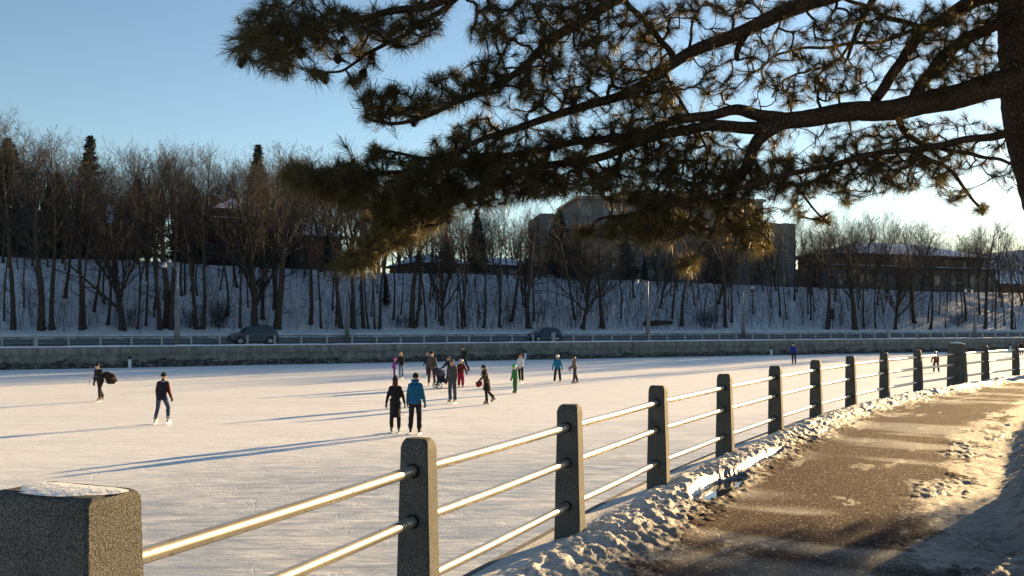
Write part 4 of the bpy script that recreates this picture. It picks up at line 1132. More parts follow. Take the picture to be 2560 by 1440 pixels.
# 4 house right of it, half behind the pine
r, w, dep, gz = site(715, 850, 42, 'brick_house', 'dark brick house half hidden by the pine bough, right of the red one'); h = rowz(590, dep) - gz
q = MB(); q.box((0, 5, h / 2), (w, 10, h)); q.build('wall', brown, r); hip_roof(r, w, 10, h, rowz(545, dep) - gz, .5, 0, .3)
for i in range(2): window(r, -w / 4 + i * w / 2, -.03, h * .4, 1.3, 1.4)
# 5 two low houses behind the spruces in the middle
r, w, dep, gz = site(1040, 1175, 40, 'bungalow', 'low brown house with snow on the roof behind the thin spruces'); h = rowz(660, dep) - gz
q = MB(); q.box((0, 5, h / 2), (w, 10, h)); q.build('wall', brown, r); hip_roof(r, w, 10, h, rowz(632, dep) - gz, .6, 0, .4)
for i in range(3): window(r, -w / 2 + 1.4 + i * (w - 2.8) / 2, -.03, h * .55, 1.4, 1.1)
r, w, dep, gz = site(1225, 1345, 44, 'bungalow', 'low house behind the big spruce, left of the apartment block'); h = rowz(665, dep) - gz
q = MB(); q.box((0, 5, h / 2), (w, 10, h)); q.build('wall', stucco, r); hip_roof(r, w, 10, h, rowz(640, dep) - gz, .6, 0, .4)
for i in range(3): window(r, -w / 2 + 1.4 + i * (w - 2.8) / 2, -.03, h * .55, 1.4, 1.1)
M['balc'] = simple('balcony_concrete', (.26, .25, .23), .8)
# 6 apartment block
r, w, dep, gz = site(1352, 1972, 46, 'apartment_block', 'six-storey pale apartment block behind the trees, seen below the pine boughs', 'building', -.30); w *= .90
h = rowz(500, dep) - gz; hr = rowz(560, dep) - gz
q = MB(); q.box((0, 8, h / 2), (w * .72, 16, h)); q.build('wall', stucco, r)
q = MB(); q.box((w * .43, 7, (h - 3.2) / 2), (w * .14, 12, h - 3.2)); q.build('side_wing', stucco, r); q = MB(); q.box((-w * .43, 7, (h - 2.2) / 2), (w * .14, 12, h - 2.2)); q.build('side_wing', stucco, r)
q = MB(); q.box((0, 8, h + .2), (w * .74, 16.6, .4)); q.box((0, 8, h + 1.2), (w * .34, 9, 1.6)); rf = q.build('roof', simple('roof_trim', (.25, .23, .2), .8), r)
q = MB(); q.box((0, 8, h + .44), (w * .73, 16.3, .08)); q.build('roof_snow', M['roofsnow'], rf)
for fl in range(6):
    z = 1.7 + fl * (h - 1.5) / 6
    for c in range(9):
        x = -w * .33 + c * w * .66 / 8
        window(r, x, -.03, z, 1.5, 1.5, M['panelight'] if (fl * 7 + c * 3) % 11 == 0 else None)
    if fl < 5:
        for x in (w * .41, w * .46, -w * .41, -w * .46): window(r, x, .97, z, 1.1, 1.5)
for fl in range(1, 6):
    for x in (-w * .20, w * .20):
        q = MB(); q.box((x, -.6, .9 + fl * (h - 1.5) / 6), (3.2, 1.2, .15)); q.box((x, -1.15, 1.4 + fl * (h - 1.5) / 6), (3.2, .05, .9)); q.build('balcony', M['balc'], r)
# 7 long house at the right
r, w, dep, gz = site(2085, 2492, 39, 'long_house', 'long beige two-storey house with snowy hip roof at the right', 'house'); he = rowz(672, dep) - gz; h2 = rowz(640, dep) - gz
q = MB(); q.box((0, 6, he / 2), (w, 12, he)); q.build('wall', stucco, r)
q = MB(); q.box((0, 6.5, he + (h2 - he) / 2), (w * .86, 10, h2 - he)); q.build('upper_wall', simple('ochre_siding', (.16, .10, .06), .85, .2, 1), r)
q = MB(); q.box((0, -.3, he + .12), (w + .6, 2.0, .18)); sr = q.build('lower_roof', M['shingle'], r); q = MB(); q.box((0, -.3, he + .27), (w + .5, 1.9, .12)); q.build('roof_snow', M['roofsnow'], sr)
hip_roof(r, w * .9, 12, h2, rowz(603, dep) - gz, .9, 0, .42)
for i in range(9):
    x = -w / 2 + 1.8 + i * (w - 3.6) / 8; window(r, x, -.03, he * .55, 1.4, 1.5, M['panelight'] if i in (1, 3, 5) else None); 
    if 0 < i < 8: window(r, x, 1.47, he + (h2 - he) * .5, 1.2, .9)
# 8 small garage far right
r, w, dep, gz = site(2500, 2640, 41, 'garage', 'low brown garage with snowy roof at the right edge'); h = rowz(712, dep) - gz
q = MB(); q.box((0, 4, h / 2), (w, 8, h)); q.build('wall', simple('brown_siding', (.12, .06, .035), .85, .2, 1), r); hip_roof(r, w, 8, h, rowz(686, dep) - gz, .5, 0, .5)
q = MB(); q.box((0, -.03, h * .4), (2.6, .08, h * .7)); q.build('door', M['wframe'], r)
# thin iron fence on the crest at the right
r = empty('iron_fence', (0, 0, 0), 0, 'thin dark iron fence on the crest below the long house', 'fence')
q = MB(); pts = [bank_at(px, u=32.5)[0] for px in range(1985, 2580, 20)]
for zz_ in (.25, 1.25): q.tube([p + np.array([0, 0, zz_]) for p in pts], .03, 4)
for a_, b_ in zip(pts[:-1], pts[1:]):
    for k in range(4):
        p = a_ + (b_ - a_) * k / 4; q.tube([p, p + np.array([0, 0, 1.4])], .018, 4)
q.build('pickets', simple('iron', (.02, .02, .022), .6), r)
# fallen log and dark utility box on the slope
p, _, _ = bank_at(1645, 814); q = MB(); b0 = bank_at(1612, 815)[0]; b1 = bank_at(1680, 812)[0]
q.tube([b0 + (0, 0, .25), (b0 + b1) / 2 + (0, 0, .33), b1 + (0, 0, .28)], [.30, .27, .18], 10); tag(q.build('fallen_log', simple('log_bark', (.05, .035, .025), .9, .3, 4), None, True), 'dark fallen log lying at the foot of the snowy bank', 'log')
p, _, _ = bank_at(2081, 822); root = empty('signal_box', p, 0, 'small dark box on a thin post among the trees at right', 'box')
q = MB(); q.tube([(0, 0, 0), (0, 0, 1.1)], .05, 8); q.build('post', M['frail'], root); q = MB(); q.box((0, 0, 1.75), (.42, .35, 1.2)); q.box((0, 0, 2.38), (.5, .43, .06)); q.build('cabinet', simple('box_paint', (.015, .016, .02), .6), root)
# thin marker stick left on the ice
p = G(223, 962, ICE); q = MB(); q.tube([p, p + np.array([.02, 0, .75])], .012, 5); tag(q.build('marker_stick', simple('orange_stick', (.6, .18, .10), .6)), 'thin reddish marker stick standing in the snow near the bag carrier', 'stick')
print('far', round(time.time() - T0, 1), flush=True)
# ================================================================ far trees
def segs_mesh(name, P0, P1, R0, R1, n=3):
    P0 = np.asarray(P0, float); P1 = np.asarray(P1, float); R0 = np.asarray(R0, float)[:, None]; R1 = np.asarray(R1, float)[:, None]
    D = P1 - P0; D /= np.linalg.norm(D, axis=1, keepdims=True) + 1e-9
    ref = np.where(np.abs(D[:, 2:3]) < .9, np.array([[0, 0, 1.0]]), np.array([[1.0, 0, 0]]))
    U = np.cross(D, ref); U /= np.linalg.norm(U, axis=1, keepdims=True); Wv = np.cross(D, U)
    rings = []
    for P, R in ((P0, R0), (P1, R1)):
        for k in range(n):
            a = 2 * math.pi * k / n; rings.append(P + R * (U * math.cos(a) + Wv * math.sin(a)))
    V = np.stack(rings, 1)                      # N, 2n, 3
    N = len(P0); base = (np.arange(N) * 2 * n)[:, None]
    Q = np.concatenate([base + np.array([[k, (k + 1) % n, n + (k + 1) % n, n + k]]) for k in range(n)], 0)
    return fast_mesh(name, V.reshape(-1, 3), Q)

class Grow:
    def __init__(s, seed): s.r = random.Random(seed); s.thick = []; s.thin = []
    def seg(s, a, b, ra, rb): (s.thick if ra > .035 else s.thin).append((a, b, ra, rb))
    def jit(s, d, k):
        return uvec((d[0] + s.r.gauss(0, k), d[1] + s.r.gauss(0, k), d[2] + s.r.gauss(0, k)))
    def side(s, d, ang):
        a = s.r.uniform(0, 6.283); ref = (0, 0, 1) if abs(d[2]) < .9 else (1, 0, 0)
        u = uvec(np.cross(d, ref)); w = np.cross(d, u); q = u * math.cos(a) + w * math.sin(a)
        return uvec(d * math.cos(ang) + q * math.sin(ang))
    def branch(s, p, d, L, r, lvl, upt, spread, kids):
        n = (7, 5, 4, 3, 2)[lvl]; st = L / n
        for i in range(n):
            q0 = i / n; q1 = (i + 1) / n
            d = s.jit(d, .07 + .03 * lvl); d = uvec(d + np.array([0, 0, upt]))
            p2 = p + d * st; s.seg(p, p2, max(r * (1 - .75 * q0), .006), max(r * (1 - .75 * q1), .005)); p = p2
            if lvl < len(kids):
                k = kids[lvl]; m_ = int(k) + (1 if s.r.random() < k - int(k) else 0)
                if i == 0 and lvl > 0: m_ = min(m_, 1)
                for _ in range(m_):
                    s.branch(p, s.side(d, rad(s.r.uniform(*spread))), L * s.r.uniform(.35, .62) * (1 - .35 * q1), max(r * (1 - .7 * q1) * s.r.uniform(.45, .6), .007), lvl + 1, upt, spread, kids)

def bare_tree(seed, style):
    g = Grow(seed); H = 15.0; R = g.r
    r0 = {'fan': .26, 'tall': .20, 'oak': .30, 'pole': .12}[style]
    lean = np.array([R.uniform(-.06, .06), R.uniform(-.03, .03), 1]); d = uvec(lean); p = np.array([0, 0, -.5]); stem = []
    n = 16; top = {'fan': .55, 'tall': .9, 'oak': .8, 'pole': .92}[style]; start = {'fan': .16, 'tall': .38, 'oak': .28, 'pole': .4}[style]
    pts = [p.copy()]; rr = [r0 * 1.5]; bend = R.uniform(-.012, .012)
    for i in range(n):
        q = (i + 1) / n; d = uvec(g.jit(d, .035) + np.array([bend, 0, .06])); p = p + d * H * top / n
        pts.append(p.copy()); rr.append(r0 * (1.12 if i == 0 else (1 - .80 * q)) + .012)
    kids = {'fan': (1.0, .85, .75), 'tall': (1.1, .95, .75), 'oak': (1.15, 1.0, .8), 'pole': (1, 1.4, 1.0)}[style]
    for i in range(2, len(pts)):
        q = (i - 1) / n
        if q < start: continue
        nb = {'fan': 2, 'tall': 1 if R.random() < .7 else 2, 'oak': 2 if R.random() < .5 else 1, 'pole': 1}[style]
        if i == len(pts) - 1: nb += 2
        for _ in range(nb):
            ang = rad({'fan': R.uniform(14, 48), 'tall': R.uniform(22, 62), 'oak': R.uniform(35, 70), 'pole': R.uniform(25, 45)}[style])
            L = H * {'fan': R.uniform(.40, .62), 'tall': R.uniform(.20, .38), 'oak': R.uniform(.28, .42), 'pole': R.uniform(.12, .24)}[style] * (1.1 - .5 * q)
            g.branch(pts[i], g.side(d, ang), L, rr[i] * R.uniform(.35, .6), 0 if style != 'pole' else 1, {'fan': .06, 'tall': .045, 'oak': .03, 'pole': .07}[style], (22, 48), kids)
    # low dead side limbs
    for _ in range({'fan': 2, 'tall': 4, 'oak': 3, 'pole': 2}[style]):
        i = R.randint(2, 8); a = R.uniform(0, 6.28)
        g.branch(pts[i], uvec((math.cos(a), math.sin(a), R.uniform(.0, .5))), R.uniform(1.2, 3.2), .035, 1, .02, (30, 60), (1, 1.2, 1.0))
    b = MB(); b.tube(pts, rr, 9, True)
    for k in range(3):
        a = R.uniform(0, 6.28); b.tube([(math.cos(a) * r0 * 1.9, math.sin(a) * r0 * 1.9, -.5), (math.cos(a) * r0 * .8, math.sin(a) * r0 * .8, .15), (0, 0, .7)], [r0 * .5, r0 * .45, r0 * .3], 6, True)
    for (a_, b_, ra, rb) in g.thick: b.tube([a_, b_], [ra, rb], 6, False)
    tm = bpy.data.meshes.new('trunk'); tm.from_pydata(b.v, [], b.f); tm.materials.append(M['bark']); tm.update(); tm.polygons.foreach_set('use_smooth', [True] * len(tm.polygons))
    P0, P1, R0, R1 = zip(*g.thin); cm = segs_mesh('crown', P0, P1, np.array(R0) * 1.0 + .001, np.array(R1) * 1.0 + .001); cm.materials.append(M['twig'])
    top_z = max(b_[2] for _, b_, _, _ in g.thin)
    return tm, cm, top_z, len(g.thin)
M['bark'] = mat_bark('deciduous_bark', (.045, .036, .030), (.085, .070, .060), .7)
M['twig'] = simple('twig_bark', (.038, .033, .032), .85, .3, .5)
M['spruce'] = simple('spruce_needles', (.022, .035, .022), .8, .45, 1.2, 0, .25)
M['cedar'] = simple('cedar_leaves', (.030, .036, .020), .85, .4, 1.0)
PROTO = {}
for st, cnt in (('fan', 4), ('tall', 4), ('oak', 2), ('pole', 3)):
    PROTO[st] = [bare_tree(hash((st == 'fan', st == 'oak', st == 'pole')) % 50 * 0 + {'fan': 100, 'tall': 200, 'oak': 300, 'pole': 400}[st] + i, st) for i in range(cnt)]
    print(st, [p[3] for p in PROTO[st]])

def needle_quads(P, D, L, w, seed):
    rg = np.random.default_rng(seed); N = len(P)
    side = np.cross(D, rg.normal(size=(N, 3))); side /= np.linalg.norm(side, axis=1, keepdims=True) + 1e-9
    V = np.stack([P - side * w, P + side * w, P + D * L + side * w * .3, P + D * L - side * w * .3], 1); return V.reshape(-1, 3)
def spruce(seed, Ht=14.0, R0=2.9, dens=1.0, droop=-.25):
    rg = np.random.default_rng(seed); b = MB(); b.tube([(0, 0, -.5), (0, 0, Ht * .5), (0, 0, Ht)], [.24, .14, .02], 8)
    P = []; D = []; Ls = []
    z = Ht * .07; segs = []
    while z < Ht:
        q = z / Ht; R = R0 * (1 - q) ** .85 * rg.uniform(.75, 1.1)
        for _ in range(int(5 + 3 * (1 - q))):
            a = rg.uniform(0, 6.28); L = R * rg.uniform(.6, 1.12) + .15; dz = droop + .35 * q + rg.uniform(-.08, .08)
            d = uvec((math.cos(a), math.sin(a), dz)); end = np.array([0, 0, z]) + d * L + np.array([0, 0, .12 * L])
            segs.append(((0, 0, z), tuple(end), .03 * (1 - q) + .01, .006))
            for k in range(int(L * 17 * dens) + 3):
                t = rg.uniform(.12, 1); c = np.array([0, 0, z]) * (1 - t) + end * t
                sd = np.array([-math.sin(a), math.cos(a), 0]) * rg.normal() * .22 * L * (1.15 - t)
                P.append(c + sd + rg.normal(size=3) * .05); D.append(uvec(d * .6 + sd + rg.normal(size=3) * .45 + np.array([0, 0, -.35])))
        z += rg.uniform(.22, .42) * (1 - .4 * q)
    P = np.array(P); D = np.array(D); V = np.concatenate([needle_quads(P + rg.normal(size=P.shape) * .03, D, .26, .075, seed), needle_quads(P, uvec(D) if 0 else -D + rg.normal(size=D.shape) * .6, .18, .05, seed + 1)])
    for s_ in segs: b.tube([s_[0], s_[1]], [s_[2], s_[3]], 4, False)
    tm = bpy.data.meshes.new('trunk'); tm.from_pydata(b.v, [], b.f); tm.materials.append(M['bark']); tm.update()
    cm = fast_mesh('crown', V, np.arange(len(V)).reshape(-1, 4)); cm.materials.append(M['spruce']); return tm, cm, Ht
def column(seed, Ht=8.0, R=.95):
    rg = np.random.default_rng(seed); N = 9000; z = rg.uniform(.02, 1, N); a = rg.uniform(0, 6.28, N)
    prof = R * np.clip(np.minimum(1, (1 - z) * 3.2) ** .6, .05, 1) * np.minimum(1, .6 + z * 3); rr = prof * rg.uniform(.55, 1.05, N) ** .5 * (1 + .12 * np.sin(a * 3 + z * 9))
    P = np.stack([np.cos(a) * rr, np.sin(a) * rr, z * Ht], 1); D = np.stack([np.cos(a) * .4, np.sin(a) * .4, np.ones(N)], 1) + rg.normal(size=(N, 3)) * .3; D /= np.linalg.norm(D, axis=1, keepdims=True)
    V = needle_quads(P, D, .30, .07, seed); cm = fast_mesh('crown', V, np.arange(len(V)).reshape(-1, 4)); cm.materials.append(M['cedar'])
    b = MB(); b.tube([(0, 0, -.4), (0, 0, Ht * .8)], [.2, .04], 8); tm = bpy.data.meshes.new('trunk'); tm.from_pydata(b.v, [], b.f); tm.materials.append(M['bark']); return tm, cm, Ht
SPR = [spruce(1), spruce(2, R0=2.4), spruce(3, dens=.8, R0=3.6, droop=-.1)]; CED = column(5)

def place(name, proto, pos, height, rz, label, cat, group, tilt=(0, 0), fat=1.0):
    tm, cm, tz = proto[:3]; s = height / tz
    root = empty(name, pos, rz, label, cat, group); root.rotation_euler = (tilt[0], tilt[1], rz); root.scale = (s * fat, s * fat, s)
    for nm, me in (('trunk', tm), ('crown', cm)):
        o = bpy.data.objects.new(nm, me); COL.objects.link(o); o.parent = root
    return root
SKY = [(-60, 240), (0, 262), (60, 300), (150, 315), (230, 365), (300, 352), (400, 330), (500, 345), (580, 365), (650, 340), (720, 345), (800, 365), (900, 390), (1000, 410), (1180, 470), (1350, 500), (1600, 510), (1950, 520), (2040, 520), (2100, 500), (2180, 475), (2260, 520), (2350, 545), (2450, 535), (2560, 535), (2640, 540)]
def skyrow(px): return float(np.interp(px, [a for a, _ in SKY], [b for _, b in SKY]))
rt = random.Random(31)
LOW = [(33, 826, 't'), (105, 827, 'F'), (131, 827, 't'), (100, 768, 'p'), (205, 826, 't'), (214, 826, 'p'), (307, 824, 'f'), (343, 823, 'p'), (385, 774, 'p'), (400, 824, 't'), (416, 818, 'F'), (430, 823, 't'), (461, 736, 'p'), (492, 822, 't'), (507, 822, 't'), (548, 725, 'p'),
       (601, 820, 'p'), (638, 820, 'f'), (657, 798, 't'), (686, 773, 't'), (692, 820, 'F'), (776, 811, 't'), (803, 821, 'p'), (840, 816, 'p'), (853, 821, 't'), (885, 822, 't'), (909, 820, 't'), (922, 822, 'p'), (937, 822, 'p'), (949, 822, 't'), (983, 798, 'p'), (1031, 819, 'F'), (1040, 817, 't'), (1051, 762, 't'), (1065, 818, 'p'), (1098, 803, 'p'), (1104, 812, 'f'), (1145, 822, 'p'), (1156, 822, 'p'),
       (1209, 820, 't'), (1249, 819, 't'), (1277, 804, 't'), (1313, 769, 'f'), (1321, 820, 'F'), (1437, 799, 't'), (1457, 822, 'f'), (1506, 820, 'o'), (1489, 742, 'p'), (1552, 797, 'p'), (1585, 745, 't'), (1650, 770, 'f'), (1680, 796, 't'), (1703, 816, 'F'), (1745, 730, 'p'), (1797, 760, 'f'), (1814, 818, 'F'), (1829, 806, 't'), (1883, 785, 'p'), (1925, 755, 'p'), (1987, 751, 't'), (2026, 801, 'p'), (2068, 822, 'F'), (2075, 818, 'p'),
       (2137, 824, 'o'), (2160, 822, 'p'), (2088, 753, 't'), (2126, 745, 'f'), (2190, 822, 'p'), (2237, 825, 'f'), (2286, 808, 'F'), (2217, 750, 'p'), (2326, 823, 't'), (2348, 786, 'p'), (2365, 821, 'p'), (2415, 800, 't'), (2449, 786, 't'), (2462, 822, 't'), (2480, 803, 'p'), (2489, 822, 'p'), (2503, 768, 'p'), (2530, 824, 't'), (2538, 824, 'p'), (2557, 762, 't')]
TY = {'t': ('tall', 1.0), 'F': ('tall', 1.45), 'f': ('fan', .95), 'p': ('pole', 1.0), 'o': ('oak', 1.1)}
trees = []
for px, py, ty in LOW:
    pos, u, xw = bank_at(px, min(py, 824)); st, fat = TY[ty]
    top = skyrow(px) + rt.uniform(-5, 60) * (1.6 if ty == 'p' else 1); hgt = rowz(top, pos[1]) - pos[2]
    trees.append((px, u, 'low' if py > 808 else 'mid', pos, hgt * (1.0 if ty != 'p' else .9), st, fat, ty))
for px in np.arange(-45, 2610, 28):                     # the crest
    px = px + rt.uniform(-9, 9); u = rt.uniform(26, 35)
    pos, u, xw = bank_at(px, u=u); st = rt.choice(['fan', 'tall', 'tall', 'oak', 'tall'])
    hgt = rowz(skyrow(px) + rt.uniform(-12, 100), pos[1]) - pos[2]; trees.append((px, u, 'crest', pos, hgt, st, .9, 'c'))
for px in np.arange(-60, 2640, 40):                     # behind the houses
    px = px + rt.uniform(-14, 14)
    if 1340 < px < 1990 and rt.random() < .5: continue
    pos, u, xw = bank_at(px, u=rt.uniform(52, 62)); hgt = rowz(skyrow(px) + rt.uniform(0, 40), pos[1]) - pos[2]
    trees.append((px, u, 'behind', pos, hgt, rt.choice(['fan', 'fan', 'tall']), 1.0, 'b'))
for q in range(120):                                      # slim trees scattered over the slope
    px = -20 + q * 22 + rt.uniform(-18, 18); u = rt.uniform(12, 27); pos, u, xw = bank_at(px, u=u); hgt = (rowz(skyrow(px), pos[1]) - pos[2]) * rt.uniform(.45, .85)
    trees.append((px, u, 'mid' if u > 14 else 'low', pos, hgt, 'pole', rt.uniform(.8, 1.5), 'p'))
trees.sort(key=lambda t: t[0])
LM = [(-90, 'from the left edge'), (443, 'right of the leftmost street lamp'), (868, 'right of the second street lamp'), (1360, 'right of the blue car'), (1858, 'right of the fourth street lamp'), (2437, 'right of the rightmost street lamp')]
ROWW = {'low': 'at the bank foot', 'mid': 'midway up the bank', 'crest': 'on the bank crest', 'behind': 'behind the houses'}
STW = {'tall': 'tall straight bare tree', 'fan': 'fan-crowned bare tree', 'oak': 'wide-branching bare tree', 'pole': 'slender bare tree'}
ORD = ['first', 'second', 'third', 'fourth', 'fifth', 'sixth', 'seventh', 'eighth', 'ninth', 'tenth', 'eleventh', 'twelfth', 'thirteenth', 'fourteenth', 'fifteenth', 'sixteenth', 'seventeenth', 'eighteenth', 'nineteenth', 'twentieth']
ORD += [f'twenty-{o}' for o in ORD[:9]] + ['thirtieth'] + [f'thirty-{o}' for o in ORD[:9]]
cnts = {}
for (px, u, row, pos, hgt, st, fat, ty) in trees:
    lm = [t for x_, t in LM if x_ <= px][-1]; k = (lm, row, st, fat > 1.3); cnts[k] = cnts.get(k, 0) + 1
    w = STW[st] if fat <= 1.3 else 'thick-trunked bare tree'
    lab = f'{ORD[cnts[k] - 1]} {w} {ROWW[row]}, {lm}'
    pr = PROTO[st][rt.randrange(len(PROTO[st]))]
    place('bare_tree', pr, pos, hgt, rt.uniform(0, 6.28), lab, 'tree', 'bare trees on the far bank', (rad(rt.uniform(-3, 3)), rad(rt.gauss(.8, 4.5))), fat * rt.uniform(.85, 1.15))
EV = [(12, 345, 33, 0, 1.25, 'large dark spruce at the left edge of the picture'), (218, 340, 36, 1, 1.05, 'narrow tall spruce between the bare trees, left of the brick houses'), (340, 452, 34, 2, 1.3, 'broad dark spruce in front of the snowy brick roof'), (300, 490, 35, 0, 1.2, 'lower dark spruce left of the broad one'), (478, 462, 34, 0, 1.2, 'dark spruce just left of the red brick house'), (448, 500, 35, 2, 1.0, 'short dark spruce between the two brick houses'),
      (640, 362, 36, 1, 1.0, 'tall thin conifer rising through the bare crowns behind the red brick house'), (720, 520, 37, 0, 1.0, 'spruce beside the right end of the red brick house'), (1192, 522, 33, 1, 1.1, 'slim spruce against the bright sky gap'), (1115, 560, 34, 1, 1.0, 'thin spruce left of the bright sky gap'), (1398, 525, 31, 2, 1.25, 'big spruce in front of the left end of the apartment block'), (1447, 600, 29, 2, 1.2, 'shorter spruce right of the big one by the apartment block'), (1612, 640, 30, 0, .9, 'small pointed spruce in front of the apartment block'),
      (1790, 560, 33, 0, 1.2, 'dark spruce hiding the middle of the apartment block'), (1565, 590, 32, 2, 1.2, 'dark spruce between the big one and the small pointed one'), (2036, 676, 30, 2, 1.4, 'small dark spruce left of the long beige house'), (965, 688, 18, 1, .9, 'spruce growing halfway up the snowy slope'), (820, 560, 33, 0, 1.0, 'dark spruce partly hidden by the hanging pine bough')]
for px, top, u, k, fat, lab in EV:
    pos, u, xw = bank_at(px, u=u); place('spruce_tree', SPR[k], pos, rowz(top, pos[1]) - pos[2], rt.uniform(0, 6.28), lab, 'tree', None, (0, 0), fat * 1.25)
pos, u, xw = bank_at(135, u=33); place('cedar_tree', CED, pos, rowz(436, pos[1]) - pos[2], 0, 'dark columnar cedar beside the flat-roofed house', 'tree', None, (0, 0), 1.0)

# shrubs and undergrowth on the slope
def shrub(px, py, hh, n, label, seed):
    g = Grow(seed); pos, u, xw = bank_at(px, py); root = empty('bare_shrub', pos, 0, label, 'shrub', None)
    for i in range(n):
        a = g.r.uniform(0, 6.28); d = uvec((math.cos(a) * g.r.uniform(.1, .7), math.sin(a) * .4, 1)); p0 = np.array([g.r.gauss(0, .35), g.r.gauss(0, .2), -.1])
        g.branch(p0, d, hh * g.r.uniform(.6, 1.1), .014, 2, .02, (15, 35), (0, 0, 1.6, 1.3))
    P0, P1, R0, R1 = zip(*(g.thin + g.thick)); o = link('stems', segs_mesh('stems', P0, P1, np.array(R0), np.array(R1)), M['twig'], root)
shrub(545, 818, 2.3, 60, 'bushy bare shrub at the foot of the bank, left of the dark grey SUV', 1); shrub(480, 820, 1.6, 30, 'low bare shrub by the two trunks right of the left lamp', 2)
shrub(1768, 818, 1.8, 50, 'rounded bare shrub at the foot of the bank, left of the short lamp standard', 3); shrub(2395, 816, 1.5, 34, 'tangled bare shrub left of the rightmost street lamp', 4); shrub(325, 818, 1.5, 26, 'sparse bare shrub left of the tall left street lamp', 5); shrub(1000, 818, 1.3, 24, 'small bare shrub by the wide trunk right of the slim lamp', 6)
rg = random.Random(5); gA = Grow(9)
for i in range(3400):
    px = rg.uniform(-30, 2600) if rg.random() < .55 else rg.uniform(1150, 2600); u = 10.8 + 17 * rg.random() ** 1.5
    pos, u, xw = bank_at(px, u=u); L = rg.uniform(.8, 3.6) * (1 if rg.random() < .8 else 1.6)
    d = uvec((rg.gauss(0, .10), rg.gauss(0, .06), 1)); gA.branch(pos - np.array([0, 0, .1]), d, L, rg.uniform(.010, .022), 2, .03, (12, 35), (0, 0, .7, .6))
P0, P1, R0, R1 = zip(*(gA.thin + gA.thick)); tag(link('undergrowth', segs_mesh('undergrowth', P0, P1, R0, R1), M['twig']), 'thin saplings and dead stems poking out of the snowy bank', 'undergrowth', kind='stuff')
print('trees', len(trees), round(time.time() - T0, 1), flush=True)
# ================================================================ the big pine overhead
prg = np.random.default_rng(11); pr = random.Random(12)
M['pbark'] = mat_bark('pine_bark', (.050, .032, .023), (.15, .10, .075), 3.4, 1.0); M['ptwig'] = simple('pine_twig', (.045, .028, .018), .9, .3, 30)
m = NT('pine_needles'); gi = m.n('ShaderNodeNewGeometry')
m.col(m.ramp(gi.outputs['Random Per Island'], [(.0, (.012, .022, .008)), (.40, (.026, .032, .010)), (.72, (.048, .040, .014)), (1.0, (.13, .070, .024))]))
m.rough(.5); m.spec(.25)
tr = m.n('ShaderNodeBsdfTranslucent'); tr.inputs['Color'].default_value = (.17, .135, .045, 1); mx = m.n('ShaderNodeMixShader'); mx.inputs[0].default_value = .24
m.l(m.b.outputs[0], mx.inputs[1]); m.l(tr.outputs[0], mx.inputs[2]); m.l(mx.outputs[0], m.out.inputs['Surface']); M['needle'] = m.m
def dep(px): return 5.4 + max(0, (px - 600)) / 1930 * 4.4
def smooth_px(pts, m_=6):
    """pixel polyline (px, py[, depth offset]) to a smooth 3D polyline"""
    P = np.array([W(p[0], p[1], dep(p[0]) + (p[2] if len(p) > 2 else 0)) for p in pts])
    P2 = [2 * P[0] - P[1]] + list(P) + [2 * P[-1] - P[-2]]; out = []
    for i in range(1, len(P2) - 2):
        for k in range(m_):
            t = k / m_; a, b, c, d = P2[i - 1], P2[i], P2[i + 1], P2[i + 2]
            out.append(.5 * ((2 * b) + (-a + c) * t + (2 * a - 5 * b + 4 * c - d) * t * t + (-a + 3 * b - 3 * c + d) * t ** 3))
    out.append(P2[-2]); return np.array(out)
